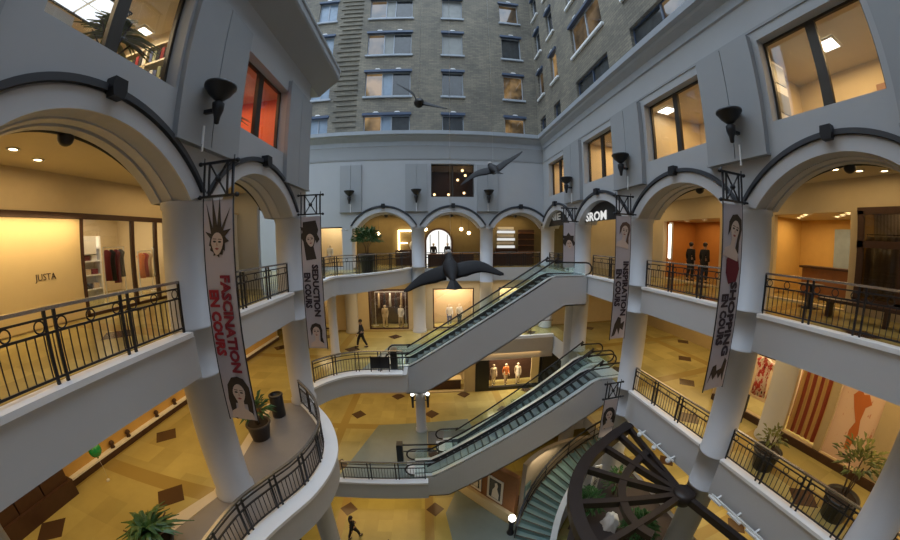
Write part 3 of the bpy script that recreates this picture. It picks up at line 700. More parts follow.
# glass parapet, middle level at the far end
r = thing('glass_parapet', 'glass parapet with a dark rail along the far middle gallery behind the escalators', 'railing', (2.2, 17.9, 0.08))
for i in range(4):
    mb = MB(); mb.box(2.2+i*1.53, 17.89, .1, 2.2+i*1.53+1.47, 17.91, .95); mb.build('glass_panel', 'glass_green', r)
    mb = MB(); mb.box(2.16+i*1.53, 17.87, .08, 2.2+i*1.53, 17.93, 1.0); mb.build('post', 'iron', r)
mb = MB(); mb.box(2.16, 17.86, 1.0, 8.35, 17.94, 1.05); mb.build('handrail', 'handrail_steel', r)

# ------------------------------------------------------------------ escalators
def escalator(label, x0, z0, x1, z1, y0, y1, L, group=None, base=1.2, th=1.7, bh=1.3):
    m = (z1-z0)/(x1-x0); root = thing('escalator', label, 'escalator', (x0, (y0+y1)/2, z0-bh), group)
    line = lambda x: z0 if x < x0 else z1 if x > x1 else z0+m*(x-x0)
    e = .4/m if th > bh else 0
    P = [(x0-base, z0-.02), (x0, z0-.02), (x1, z1-.02), (x1+L, z1-.02), (x1+L, z1-bh), (x1+e, z1-bh), (x0+e, z0-bh), (x0-base, z0-bh)]
    for yy in (y0, y1-.06):
        mb = MB(); mb.slab([P], lambda a, b, d: (a, d, b), yy, yy+.06); mb.build('side_cladding', 'cladding', root)
    mb = MB(); Q = [(x0-base, z0-bh), (x0+e, z0-bh), (x1+e, z1-bh), (x1+L, z1-bh)]
    for (a, b), (c, d) in zip(Q, Q[1:]): mb.add([(a, y0, b), (c, y0, d), (c, y1, d), (a, y1, b), (a, y0, b+.06), (c, y0, d+.06), (c, y1, d+.06), (a, y1, b+.06)], [(0, 3, 2, 1), (4, 5, 6, 7), (0, 1, 5, 4), (1, 2, 6, 5), (2, 3, 7, 6), (3, 0, 4, 7)])
    mb.build('soffit_cladding', 'cladding', root)
    top = [(x0-.9, z0+.03), (x0-.1, z0+.05), (x0+.3, line(x0+.3)+.07)]+[(x1-.3, z1-.3*m+.1), (x1+.1, z1+.05), (x1+L-.1, z1+.03)]
    for nm, yy in (('near', y0+.1), ('far', y1-.1)):
        mb = MB(); mb.rail([(a, yy, b) for a, b in top], .2, .05); mb.build('deck', 'steel', root, 'bright steel deck strip')
        mb = MB(); mb.rail([(a, yy+(.115 if nm == 'near' else -.115), b-.06) for a, b in top], .03, .2); mb.build('skirt', 'rubber', root)
        g = [(a, b+.02) for a, b in top]; H = .66
        mb = MB(); mb.slab([g+[(a+(.0 if 0 < i < 5 else -.05 if i == 5 else .05), b+H) for i, (a, b) in reversed(list(enumerate(top)))]], lambda a, b, d: (a, d, b), yy-.008, yy+.008)
        mb.build('glass_balustrade', 'glass_green', root)
        hr = [(a, yy, b+H+.03) for a, b in top]
        def nl(cx, cz, s):
            return [(cx+s*.36*math.sin(t), yy, cz-.33+.33*math.cos(t)) for t in [PI*i/8 for i in range(9)]]
        path = nl(hr[0][0]-.05, hr[0][2], -1)[::-1]+catmull(hr, 4)+nl(hr[-1][0]+.05, hr[-1][2], 1)
        mb = MB(); mb.sweep(path, [(.045*math.cos(2*PI*i/8), .03*math.sin(2*PI*i/8)) for i in range(8)], smooth=True, up=(0, 0, 1) if 0 else (0, 1, 0)); mb.build('handrail', 'rubber', root, 'black rubber handrail')
    mb = MB(); mb.box(x0-base-.1, y0+.2, z0-.02, x0-.45, y1-.2, z0+.02); mb.build('comb_plate', 'steel', root)
    mb = MB(); mb.box(x1+.45, y0+.2, z1-.02, x1+L, y1-.2, z1+.02); mb.build('comb_plate', 'steel', root)
    dx = .34; n = int((x1-x0)/dx)+2; st = None
    for i in range(-1, n):
        x = x0+i*dx; z = min(z1, max(z0, z0+m*(x-x0)))
        if st is None:
            mb = MB(); mb.box(0, y0+.24, -.26, dx+.02, y1-.24, 0)
            for k in range(3): mb.box(-.012, y0+.24, -.06-.08*k, .0, y1-.24, -.1-.08*k)
            mb.box(-.004, y0+.24, -.02, .03, y1-.24, .004)
            o = MB(); o.v, o.f, o.sm = mb.v, mb.f, mb.sm
            st = o.build('step', 'step_metal'); st.parent = root; st.location = Vector((x, 0, z+.0))-Vector(root.location)
            rb = MB(); rb.box(-.03, y0+.25, -.25, -.013, y1-.25, -.03); rs = rb.build('riser', 'rubber', None, 'black riser'); rs.parent = st
        else:
            c = st.copy(); COL.objects.link(c); c.location = Vector((x, 0, z))-Vector(root.location)
            c2 = rs.copy(); COL.objects.link(c2); c2.parent = c
    return root
escalator('upper escalator with grey cladding rising to the upper right gallery', -1.0, L1, 6.4, L2, 13.8, 15.2, 1.95, base=.3, th=2.2, bh=1.55)
escalator('lower escalator nearest the camera, rising to the middle right gallery', .0, L0, 7.6, L1, 10.9, 12.2, 1.5, 'pair of lower escalators')
escalator('lower escalator behind its twin, partly hidden', 1.5, L0, 8.1, L1, 12.5, 13.8, 1.2, 'pair of lower escalators')
# escalator landings
mb = MB(); mb.box(-1.35, 12.9, -.95, -1.15, 15.4, 0); trim(mb, 'cladding', 'edge of the landing at the foot of the upper escalator')
mb = MB(); mb.box(6.2, 15.2, 3.4, 8.45, 16.3, 4.48); trim(mb, 'cladding', 'landing beside the top of the upper escalator')
r = thing('newel_barrier', 'dark barrier panel and box at the foot of the upper escalator', 'barrier', (-1.75, 13.6, 0))
mb = MB(); mb.box(-1.95, 13.35, 0, -1.65, 13.75, 1.1); mb.build('cabinet', 'black_plastic', r)
mb = MB(); mb.box(-2.9, 13.1, .25, -2.0, 13.14, .85); mb.build('grille', 'iron', r)
for x in (-2.9, -2.45, -2.0):
    mb = MB(); mb.box(x-.02, 13.1, 0, x+.02, 13.14, .9); mb.build('post', 'iron', r)
r = thing('newel_barrier', 'dark box standing at the foot of the lower escalator', 'barrier', (-1.3, 12.2, L0))
mb = MB(); mb.box(-1.8, 12.0, L0, -1.5, 12.35, L0+1.05); mb.build('cabinet', 'black_plastic', r)
mb = MB(); mb.box(-1.5, 12.28, L0+.8, .3, 12.34, L0+.86); mb.box(-1.5, 12.28, L0+.4, .3, 12.34, L0+.44); mb.box(.26, 12.3, L0, .3, 12.34, L0+.86); mb.build('rail', 'iron', r)

# ------------------------------------------------------------------ writing
def text(s, size, m, parent, origin, xd, yd, name='lettering', label=None, w=None, bold=.0, ex=.006):
    cu = bpy.data.curves.new('t', 'FONT'); cu.body = s; cu.size = size; cu.extrude = ex; cu.offset = bold; cu.resolution_u = 2
    o = bpy.data.objects.new('t', cu); COL.objects.link(o)
    me = bpy.data.meshes.new_from_object(o.evaluated_get(bpy.context.evaluated_depsgraph_get()))
    bpy.data.objects.remove(o); bpy.data.curves.remove(cu)
    X = Vector(xd).normalized(); Y = Vector(yd).normalized(); Z = X.cross(Y)
    xs = [v.co.x for v in me.vertices]; k = 1. if w is None else w/max(1e-6, max(xs)-min(xs)); x0 = min(xs)
    vs = [Vector(origin)+X*((v.co.x-x0)*k)+Y*v.co.y+Z*v.co.z for v in me.vertices]
    mb = MB(); mb.add(vs, [tuple(p.vertices) for p in me.polygons]); bpy.data.meshes.remove(me)
    return mb.build(name, m, parent, label, fix=False)

# ------------------------------------------------------------------ banners
def ell(c, rx, rz, y, n=20, fn=None):
    return [(c[0]+rx*math.cos(2*PI*i/n), c[1]+rz*math.sin(2*PI*i/n)) for i in range(n)]
def flat(name, loops, y, m, parent, label=None, t=.006):
    mb = MB(); mb.slab(loops, lambda a, b, d: (a, d, b), y, y+t); return mb.build(name, m, parent, label)
def banner(x0, x1, y, zt, zb, word, label, tm, side, faces, hair='hair_dark', second='text_dark'):
    """cloth banner facing the camera, hung from an X-braced iron bracket on the column"""
    xm = (x0+x1)/2; root = thing('banner', label, 'banner', (xm, y, zb))
    flat('cloth', [[(x0, zb), (x1, zb), (x1, zt), (x0, zt)]], y, 'banner_cloth', root, t=.02)
    for x in (x0-.02, x1+.02):
        mb = MB(); mb.tube([(x, y+.01, zb-.05), (x, y+.01, zt+.9)], .016, 6); mb.build('side_rod', 'iron', root)
    mb = MB(); z0, z1 = zt+.08, zt+.78
    for z in (z0, z1): mb.bar((x0-.11, y, z), (x1+.11, y, z), .05, .05); mb.ball((x0-.11, y, z), .05); mb.ball((x1+.11, y, z), .05)
    for x in (x0, x0+.13, x1-.13, x1): mb.bar((x, y, z0), (x, y, z1), .035, .035)
    a, b = x0+.13, x1-.13
    mb.bar((a, y, z0), (b, y, z1), .03, .03); mb.bar((b, y, z0), (a, y, z1), .03, .03); mb.ball((xm, y, (z0+z1)/2), .07)
    mb.build('bracket', 'iron', root, 'X-braced iron bracket')
    mb = MB(); wx = -4.81 if side < 0 else 8.08
    for z in (z0,): mb.bar((x0-.1 if side < 0 else x1+.1, y, z), (wx, y, z), .05, .05)
    mb.build('wall_fixing', 'iron', root)
    f = y-.012
    for i, (fx, fz, s, tilt, style) in enumerate(faces):
        cx, cz = xm+fx, fz
        def P(pts): return [(cx+(p*math.cos(tilt)-q*math.sin(tilt))*s, cz+(p*math.sin(tilt)+q*math.cos(tilt))*s) for p, q in pts]
        if style == 'spiky':
            hp = []
            for k in range(26):
                t = 2*PI*k/26; rr = .27 if k % 2 else (.42+.28*abs(math.sin(k*1.7)) if math.sin(t) > -.2 else .33)
                if k % 2 == 0 and math.sin(t) > .2: rr *= 1.35
                hp.append((max(-.4, min(.4, rr*math.cos(t+.12*math.sin(k*2.3))*.85)), rr*math.sin(t+.12*math.sin(k*2.3))*1.3+.06))
        elif style == 'long': hp = [(-.3, -.75), (-.36, -.2), (-.33, .2), (-.18, .42), (0, .47), (.18, .42), (.32, .2), (.36, -.2), (.34, -.6), (.22, -.8), (.2, -.3), (-.16, -.3), (-.18, -.8)]
        elif style == 'tuft': hp = [(-.3, -.1), (-.42, .2), (-.3, .4), (-.38, .62), (-.1, .55), (.08, .72), (.2, .5), (.42, .45), (.34, .2), (.42, -.05), (.26, -.2), (.2, .1), (-.16, .14)]
        else: hp = [(-.26, -.2), (-.3, .15), (-.2, .36), (0, .44), (.22, .36), (.3, .1), (.27, -.25), (.34, -.55), (.16, -.5), (.18, 0), (-.16, .02)]
        flat('portrait_hair', [P(hp)], f, hair, root)
        body = [(-.34, -.75), (-.3, -.55), (-.09, -.42), (-.09, -.22), (.1, -.22), (.1, -.42), (.32, -.56), (.36, -.75)]
        if style not in ('tuft', 'spiky'): flat('portrait_shoulders', [P(body)], f-.004, 'skin_pale', root)
        fo = flat('portrait_face', [P([(.19*math.cos(t)*(1 if math.sin(t) > 0 else .93-.25*abs(math.sin(t))), .28*math.sin(t)-.02) for t in [2*PI*k/18 for k in range(18)]])], f-.008, 'skin_pale', root)
        for ex in (-.08, .08): flat('portrait_eye', [P([(ex+.05*math.cos(2*PI*k/10), .03+.024*math.sin(2*PI*k/10)) for k in range(10)])], f-.012, 'hair_dark', root)
        for ex in (-.08, .08): flat('portrait_brow', [P([(ex-.06, .085), (ex+.06, .085), (ex+.05, .105), (ex-.05, .105)])], f-.012, 'hair_brown', root)
        flat('portrait_nose', [P([(-.012, .03), (.03, -.07), (-.03, -.07)])], f-.012, 'skin', root)
        flat('portrait_mouth', [P([(-.07, -.14), (0, -.115), (.07, -.14), (0, -.175)])], f-.012, 'lips', root)
    return root
def bantext(root, xm, y, ztop, w, word, m1, m2, size=.30, k=1.):
    # letters run downwards, their tops to the right
    text(word, size, m1, root, (xm+.02, y-.02, ztop), (0, 0, -1), (1, 0, 0), 'lettering', 'large vertical word', w=w, bold=.014)
    text('EN COURS', size, m2, root, (xm-.30, y-.02, ztop-.3*k), (0, 0, -1), (1, 0, 0), 'lettering', 'second vertical line', w=w*.68*k, bold=.016)
b1 = banner(-4.66, -3.93, 5.3, 7.25, 2.45, 'F', 'tall grey banner with dark red lettering and two portraits on the nearest left column', 'text_maroon', -1, [(-.02, 6.38, .82, -.08, 'spiky'), (.05, 3.12, .86, -.05, 'long')], 'hair_dark')
bantext(b1, -4.3, 5.3, 5.72, 2.1, 'FASCINATION', 'text_maroon', 'text_red', .32)
b2 = banner(-4.66, -3.93, 10.3, 7.3, 2.35, 'S', 'tall grey banner with dark lettering and a dark picture on the second left column', 'text_dark', -1, [(-.02, 6.45, .85, .15, 'tuft'), (.0, 3.0, .8, 0, 'bob')], 'hair_dark')
bantext(b2, -4.3, 10.3, 5.55, 1.95, 'SEDUCTION', 'text_dark', 'text_dark', .32)
flat('portrait_dress', [[(-4.6, 7.1), (-4.1, 7.15), (-4.0, 6.8), (-4.2, 6.2), (-4.1, 5.75), (-4.5, 5.7), (-4.55, 6.1), (-4.62, 6.6)]], 10.292, 'hair_dark', b2)
b3 = banner(6.98, 7.78, 4.98, 7.33, 2.54, 'P', 'tall grey banner with a dark-haired portrait on the nearest right column', 'text_dark', 1, [(.07, 6.69, .95, -.25, 'bob')], 'hair_dark')
bantext(b3, 7.38, 4.98, 5.41, 1.95, 'SHOPPING', 'text_dark', 'text_dark', .36)
flat('portrait_dress', [[(7.14, 5.97), (7.28, 6.16), (7.47, 6.02), (7.61, 6.11), (7.71, 5.73), (7.61, 5.41), (7.28, 5.36), (7.14, 5.64)]], 4.966, 'cloth_wine', b3)
flat('printed_figure', [[(7.05, 2.77), (7.14, 3.2), (7.28, 3.24), (7.33, 3.06), (7.52, 3.1), (7.61, 3.39), (7.71, 3.29), (7.66, 2.73), (7.57, 2.96), (7.47, 2.82), (7.38, 2.99), (7.24, 2.82), (7.14, 3.0)]], 4.966, 'hair_dark', b3)
b4 = banner(7.1, 7.78, 9.68, 7.33, 2.49, 'I', 'tall grey banner with a small brown-haired portrait on the second right column', 'text_dark', 1, [(.05, 6.75, .85, -.2, 'bob')], 'hair_brown')
bantext(b4, 7.45, 9.68, 5.59, 2.16, 'INSPIRATION', 'text_dark', 'text_dark', .34)
flat('printed_figure', [[(7.14, 2.58), (7.24, 3.1), (7.38, 3.39), (7.52, 3.34), (7.54, 3.1), (7.71, 3.2), (7.66, 2.82), (7.52, 2.92), (7.47, 2.64), (7.38, 2.92), (7.28, 2.64)]], 9.668, 'hair_dark', b4)
b5 = banner(7.16, 7.82, 14.35, 7.33, 4.93, 'X', 'short grey banner with a dark print near the far right corner', 'text_dark', 1, [(0, 6.2, .85, .2, 'tuft')], 'hair_dark')
b6 = banner(7.14, 7.8, 9.5, -.19, -2.07, 'X', 'short banner with a drawn face hanging low beside the wheel canopy', 'text_dark', 1, [(0, -.95, .85, .1, 'long')], 'hair_dark')

# ------------------------------------------------------------------ wall lamps
def sconce(p, n, label):
    """torch-shaped wall lamp; p on the wall, n outward"""
    n = Vector(n); c = Vector(p)+n*.34
    root = thing('wall_lamp', label, 'lamp', p, 'torch lamps on the raised wall panels')
    mb = MB(); mb.lathe([(.02, -.12), (.1, -.08), (.24, .05), (.32, .18), (.345, .2), (.345, .25), (.29, .25), (.26, .2), (.16, .1), (.03, .02)], c, 24); mb.build('bowl', 'iron', root)
    mb = MB(); mb.lathe([(.0, -.62), (.05, -.6), (.07, -.45), (.12, -.3), (.13, -.16), (.08, -.12), (0, -.12)], c, 16); mb.build('stem', 'iron', root)
    mb = MB(); mb.bar(c+Vector((0, 0, -.3)), Vector(p)+Vector((0, 0, -.3)), .08, .08); mb.build('wall_bracket', 'iron', root)
    mb = MB(); mb.bar(Vector(p)+n*.02+Vector((0, 0, -.6)), Vector(p)+n*.02+Vector((0, 0, -1.15)), .035, .035); mb.build('conduit', 'plaster_ledge', root, 'pale conduit strip')
for y, z, l in ((5.02, 9.54, 'black torch lamp between the nearest and second right windows'), (9.95, 9.58, 'black torch lamp between the second and third right windows'), (14.8, 9.62, 'black torch lamp between the third and farthest right windows')):
    sconce((XR*SK-.2, y, z), (-1, 0, 0), l)
sconce((XL*SK+.14, 5.18, 9.42), (1, 0, 0), 'black torch lamp on the left wall between its two windows')
for x, l in ((-5.2, 'black torch lamp at the far end above the left-hand column'), (-.77, 'black torch lamp at the far end left of the square window'), (4.05, 'black torch lamp at the far end right of the square window')):
    sconce((x, YB*SK-.12, 9.5), (0, -1, 0), l)
for s, l in ((-1, 'left black sconce on the slim column of the lower floor'), (1, 'right black sconce on the slim column of the lower floor')):
    root = thing('column_sconce', l, 'lamp', (-.62+s*.28, 14.6, L0+1.9))
    c = (-.62+s*.42, 14.5, L0+2.4)
    mb = MB(); mb.lathe([(.03, -.75), (.06, -.7), (.07, -.2), (.12, 0), (.13, .06), (.06, .05)], c, 12); mb.build('body', 'iron', root)
    mb = MB(); mb.ball((c[0], c[1], c[2]+.12), .1); mb.build('bulb', 'lamp_globe', root, 'lit white bulb')
    mb = MB(); mb.bar((c[0], c[1], c[2]-.3), (-.62+s*.2, 14.6, c[2]-.3), .05, .05); mb.build('wall_bracket', 'iron', root)

# ------------------------------------------------------------------ gull sculptures
def gull(c, L, Rt, hd, label, s=1., tail=(0, 1, -.1)):
    """flying gull sculpture; L, Rt = lists of wing joints from the shoulder outwards, hd = direction of the head"""
    c = Vector(c); hd = Vector(hd).normalized(); root = thing('gull_sculpture', label, 'sculpture', c, 'gull sculptures hung in the atrium')
    mb = MB(); ax = hd; side = ax.cross(Vector((0, 0, 1))).normalized(); upv = side.cross(ax).normalized()
    prof = [(-.55, .015, .02), (-.45, .07, .04), (-.3, .11, .10), (-.1, .17, .17), (.1, .18, .18), (.26, .13, .14), (.36, .08, .09), (.44, .085, .09), (.52, .08, .085), (.58, .045, .05), (.62, .025, .025), (.72, .008, .012)]
    vs = []; n = 12
    for t, a, b in prof:
        o = c+ax*t*s+upv*((.10 if t > .3 else 0)*s)
        vs += [o+side*a*s*math.cos(2*PI*i/n)+upv*b*s*math.sin(2*PI*i/n) for i in range(n)]
    fs = [(i*n+j, i*n+(j+1) % n, (i+1)*n+(j+1) % n, (i+1)*n+j) for i in range(len(prof)-1) for j in range(n)]+[tuple(range(n)), tuple((len(prof)-1)*n+j for j in range(n))]
    mb.add(vs, fs, True)
    # tail fan
    mb.add([c-ax*.45*s+side*.05*s, c-ax*.78*s+side*.17*s-upv*.03, c-ax*.82*s-upv*.03, c-ax*.78*s-side*.17*s-upv*.03, c-ax*.45*s-side*.05*s, c-ax*.45*s+upv*.03], [(0, 1, 2, 5), (5, 2, 3, 4), (4, 3, 2, 1, 0)])
    cd_ = (ax+upv*.55).normalized(); cu_ = side.cross(cd_).normalized()
    for W in (L, Rt):
        J = catmull([Vector(w) for w in W], 5); m = len(J); k = 8; vs = []
        for i, p in enumerate(J):
            t = i/(m-1); ch = (.40*(1-t)**.7+.06)*s*(1.0 if t > .1 else .9); th = .035*(1-t)*s+.006
            o = c+p
            for q in range(k):
                a = 2*PI*q/k; vs.append(o+cd_*(ch*(.5*math.cos(a)-.22-.25*t*t))+cu_*th*math.sin(a))
        fs = [(i*k+j, i*k+(j+1) % k, (i+1)*k+(j+1) % k, (i+1)*k+j) for i in range(m-1) for j in range(k)]+[tuple(range(k)), tuple((m-1)*k+j for j in range(k))]
        mb.add(vs, fs, True)
    mb.build('body', 'bird_bronze', root)
    b = MB(); o = c+ax*.5*s+upv*.12*s; b.ball(o+upv*.02, .082*s); b.build('head_cap', 'bird_pale', root, 'pale cap on the head')  # separate paler ball over the head
    w = MB(); w.tube([c+Vector((0, 0, .1)), c+Vector((0, 0, 26-c.z))], .003, 4); w.build('hanging_wire', 'steel', root)

g = [Vector(p) for p in ((-1.12, 0, .73), (-.54, 0, .44), (-.22, 0, .05))]
gull((-.32, 10, 11.3), [(-.08, 0, .08), (-.26, -.02, .42), (-.80, -.1, .72)], [(.1, 0, .03), (.46, 0, -.06), (1.0, -.12, -.26)], (-.1, .92, .32), 'highest gull sculpture, in front of the brick wall')
gull((2.3, 10, 8.86), [(-.1, 0, .02), (-.66, -.02, -.15), (-1.18, -.1, -.58)], [(.1, 0, .05), (.46, 0, .32), (1.06, -.1, .7)], (-.05, .9, .36), 'middle gull sculpture, in front of the square far window')
gull((.46, 6, 5.73), [(-.1, 0, 0), (-.62, .05, -.17), (-.98, -.1, -.42)], [(.1, 0, .02), (.64, .05, .10), (1.12, -.1, -.1)], (-.03, .9, .4), 'lowest and largest-looking gull sculpture, in front of the far arches', .95)

# ------------------------------------------------------------------ plants
def leaves(mb, c, n, spread, size, droop=.5, up=.4, w=.3, rng=R):
    c = Vector(c)
    for i in range(n):
        a = rng.uniform(0, 2*PI); e = rng.uniform(-.25, 1.2)
        d = Vector((math.cos(a)*math.cos(e), math.sin(a)*math.cos(e), math.sin(e)*.9+.1))
        o = c+Vector((d.x*spread[0], d.y*spread[0], d.z*spread[1]))*rng.uniform(.25, 1.)
        t = (d+Vector((rng.uniform(-.6, .6), rng.uniform(-.6, .6), rng.uniform(-.2, up)))).normalized(); s = size*rng.uniform(.7, 1.3)
        r = t.cross(Vector((0, 0, 1)));  r = r.normalized() if r.length > 1e-3 else Vector((1, 0, 0)); q = r*w*s*.5
        m = o+t*s*.5+Vector((0, 0, .06*s)); e2 = o+t*s-Vector((0, 0, droop*s*.5))
        mb.add([o, m-q, e2, m+q], [(0, 1, 2), (0, 2, 3)])
def plant(name, label, x, y, z, pot_r, pot_h, spread, cz, n, size, leafm='leaf', group=None, stem=True, palm=False, potm='pot_brown', rng=None):
    rng = rng or R; root = thing(name, label, 'plant', (x, y, z), group)
    if pot_r:
        mb = MB(); mb.lathe([(0, 0), (pot_r*.72, 0), (pot_r*.98, pot_h*.92), (pot_r*1.06, pot_h*.93), (pot_r*1.06, pot_h), (pot_r*.9, pot_h), (pot_r*.86, pot_h*.9), (0, pot_h*.9)], (x, y, z), 24); p = mb.build('pot', potm, root)
        mb = MB(); mb.lathe([(0, pot_h*.91), (pot_r*.87, pot_h*.91)], (x, y, z), 20); mb.build('soil', 'soil', p)
    if stem:
        mb = MB()
        for k in range(5):
            a = 2*PI*k/5; mb.tube([(x+.05*math.cos(a), y+.05*math.sin(a), z+pot_h*.85), (x+.12*math.cos(a), y+.12*math.sin(a), z+(pot_h+cz)/2), (x+spread[0]*.5*math.cos(a), y+spread[0]*.5*math.sin(a), z+cz+spread[1]*.2)], .018, 5)
        mb.build('stem', 'bark', root)
    mb = MB()
    if palm:
        for i in range(n):
            a = rng.uniform(0, 2*PI); L = spread[0]*rng.uniform(.7, 1.15); e = rng.uniform(.1, 1.25); pts = []
            for t in (0, .3, .6, 1.): pts.append(Vector((x+math.cos(a)*math.cos(e)*L*t, y+math.sin(a)*math.cos(e)*L*t, z+cz+math.sin(e)*L*t*(1.15-.55*t)-.35*L*t*t)))
            w = size; side = Vector((-math.sin(a), math.cos(a), 0)); vs = []
            for k, p in enumerate(pts): vs += [p-side*w*[.3, .5, .4, .02][k], p+Vector((0, 0, .02)), p+side*w*[.3, .5, .4, .02][k]]
            mb.add(vs, [(3*k+j, 3*k+j+1, 3*k+j+4, 3*k+j+3) for k in range(3) for j in range(2)])
    else: leaves(mb, (x, y, z+cz), n, spread, size, rng=rng)
    mb.build('foliage', leafm, root)
    return root
plant('potted_plant', 'leafy plant in a brown pot on the curved balcony', -5.75, 7.75, .0, .40, .62, (.42, .5), 1.0, 90, .34, palm=False)
plant('potted_palm', 'big dark palm at the bottom left on the middle floor', -5.9, 3.05, 0, .42, .5, (1.0, .9), .75, 70, .13, palm=True)
plant('potted_bush', 'tall leafy bush in a dark pot on the far upper balcony', -3.75, 17.5, L2, .5, 1.15, (.85, .8), 1.95, 900, .26, potm='black_plastic')
plant('potted_plant', 'small spiky plant in a black pot behind the middle right railing', 9.4, 3.85, 0, .42, .62, (.34, .42), .95, 70, .22, 'leaf_pale', potm='black_plastic')
plant('potted_tree', 'leafy tree in a black pot behind the middle right railing', 9.4, 1.45, 0, .45, .65, (.62, .62), 1.55, 190, .25, 'leaf_pale', potm='black_plastic')
plant('potted_plant', 'small green plant beside the escalator on the lower floor', 5.2, 15.2, L0, .25, .4, (.4, .5), .8, 60, .3, potm='black_plastic')
plant('office_palm', 'tall spiky palm behind the mullion of the nearest left window', -5.95, 3.6, 9.12, .3, .5, (.95, .9), 1.2, 60, .13, 'leaf_pale', palm=True)
plant('office_palm', 'dark spiky palm in the orange room behind the second left window', -5.95, 7.75, 9.12, .25, .5, (.55, .8), 1.05, 34, .09, 'leaf', palm=True)
# waste bin
r = thing('waste_bin', 'black cylindrical waste bin on the curved balcony', 'bin', (-5.75, 9.15, 0))
mb = MB(); mb.lathe([(0, 0), (.24, 0), (.25, .04), (.25, .86), (.22, .88), (.22, .8), (0, .8)], (-5.75, 9.15, .012), 24); mb.build('body', 'black_plastic', r)
mb = MB(); mb.lathe([(.255, .84), (.27, .85), (.27, .9), (.2, .92), (.2, .9)], (-5.75, 9.15, .012), 24); mb.build('rim', 'iron', r)
# balloon
r = thing('balloon', 'shiny green balloon by the orange-lit shop plinth on the left', 'balloon', (-9.4, 4.45, 0))
mb = MB(); mb.ball((-9.4, 4.45, 1.05), .19, .19, .22, 20, 14); mb.lathe([(.0, -.04), (.03, -.03), (.01, .02)], (-9.4, 4.45, .82), 8); mb.build('envelope', 'balloon', r)
mb = MB(); mb.tube([(-9.4, 4.45, .8), (-9.38, 4.47, .4), (-9.4, 4.45, .02)], .004, 4); mb.lathe([(0, 0), (.06, 0), (.05, .04), (0, .05)], (-9.4, 4.45, 0), 10); mb.build('string', 'white_paint', r)

# ------------------------------------------------------------------ wheel-shaped canopy
WZc = -1.45
hub = Vector((7.75, 5.1, WZc-.05))
rim = catmull([(8.38, 9.1, WZc), (8.0, 8.95, WZc), (6.95, 8.5, WZc), (5.55, 7.7, WZc), (4.5, 6.6, WZc), (4.0, 5.3, WZc), (4.05, 4.1, WZc), (4.8, 2.9, WZc), (5.9, 2.0, WZc), (7.2, 1.6, WZc), (8.36, 1.6, WZc)], 6)
r = thing('wheel_canopy', 'dark brown spoked half-wheel canopy jutting out below the middle right gallery', 'canopy', hub)
mb = MB(); mb.rail(rim, .42, .34); mb.build('rim', 'iron_brown', r)
mb = MB(); mb.rail([p.lerp(hub, .42) for p in rim[3:40]], .26, .2); mb.build('inner_ring', 'iron_brown', r)
for k in (9, 14, 20, 27, 35):
    mb = MB(); mb.bar(hub, rim[k], .19, .24); mb.build('spoke', 'iron_brown', r)
mb = MB(); mb.bar(hub, (8.2, 1.7, WZc), .2, .24); mb.build('edge_beam', 'iron_brown', r)
mb = MB(); mb.bar(hub, (8.25, 9.0, WZc), .16, .24); mb.build('edge_beam', 'iron_brown', r)
mb = MB(); mb.lathe([(0, -.25), (.3, -.25), (.36, -.05), (.38, .12), (.3, .2), (0, .2)], hub, 20); mb.build('hub', 'iron_brown', r)
mb = MB(); mb.bar((8.1, 5.1, WZc-.05), (7.75, 5.1, WZc-.05), .5, .3); mb.build('collar', 'iron_brown', r)
r = thing('light_bracket', 'white spotlight rail fixed under the middle right ledge', 'bracket', (8.2, 7.0, -1.15))
for i, y in enumerate((8.1, 7.2, 6.4)):
    mb = MB(); mb.bar((8.38, y, -1.05), (8.1, y, -1.12), .06, .06); mb.ball((8.08, y, -1.14), .1); mb.build('spotlight', 'white_paint', r, 'small white spotlight')
mb = MB(); mb.bar((8.15, 6.2, -1.06), (8.15, 8.3, -1.06), .05, .06); mb.build('rail', 'white_paint', r)
r = thing('light_bracket', 'white spotlight rail fixed under the nearest middle right ledge', 'bracket', (8.2, 3.4, -1.15))
for i, y in enumerate((4.2, 3.4, 2.7)):
    mb = MB(); mb.bar((8.38, y, -1.0), (8.1, y, -1.06), .06, .06); mb.bar((8.1, y-.25, -1.06), (8.1, y+.25, -1.06), .08, .06); mb.build('arm', 'white_paint', r)
mb = MB(); mb.bar((8.15, 2.4, -1.0), (8.15, 4.4, -1.0), .05, .06); mb.build('rail', 'white_paint', r)

# ------------------------------------------------------------------ planted island under the wheel
mb = MB(); mb.lathe([(0, -4.75), (2.7, -4.75), (2.7, LM)], (8.3, 7.0, 0), 40); struct(mb, 'floor_planting_island', 'carpet_dark', 'dark round island under the wheel canopy', 'floor')
def shrub(label, x, y, z, rr, h, n, m='leaf', size=.3):
    root = thing('shrub', label, 'shrub', (x, y, z))
    mb = MB()
    for k in range(4): mb.tube([(x, y, z), (x+.15*rr*math.cos(k*1.6), y+.15*rr*math.sin(k*1.6), z+h*.5)], .03, 5)
    mb.build('stem', 'bark', root)
    mb = MB(); leaves(mb, (x, y, z+h*.55), n, (rr, h*.6), size); mb.build('foliage', m, root)
shrub('leafy shrub under the wheel canopy beside the white drape', 6.3, 7.95, -4.75, .5, 1.1, 200)
shrub('pale speckled shrub under the wheel canopy near the far column', 7.9, 8.5, -4.75, .6, 1.3, 260, 'leaf', .22)
shrub('broad dark shrub under the lower spokes of the wheel canopy', 7.5, 6.1, -4.75, .62, 1.1, 420)
shrub('dark shrub at the bottom edge beside the white column', 9.8, 7.1, -4.75, .5, .9, 120)
root = thing('white_drape', 'crumpled white cloth lying among the shrubs under the wheel', 'cloth', (6.85, 7.0, -4.75))
mb = MB(); rg = random.Random(3); n, m = 16, 10; vs = []
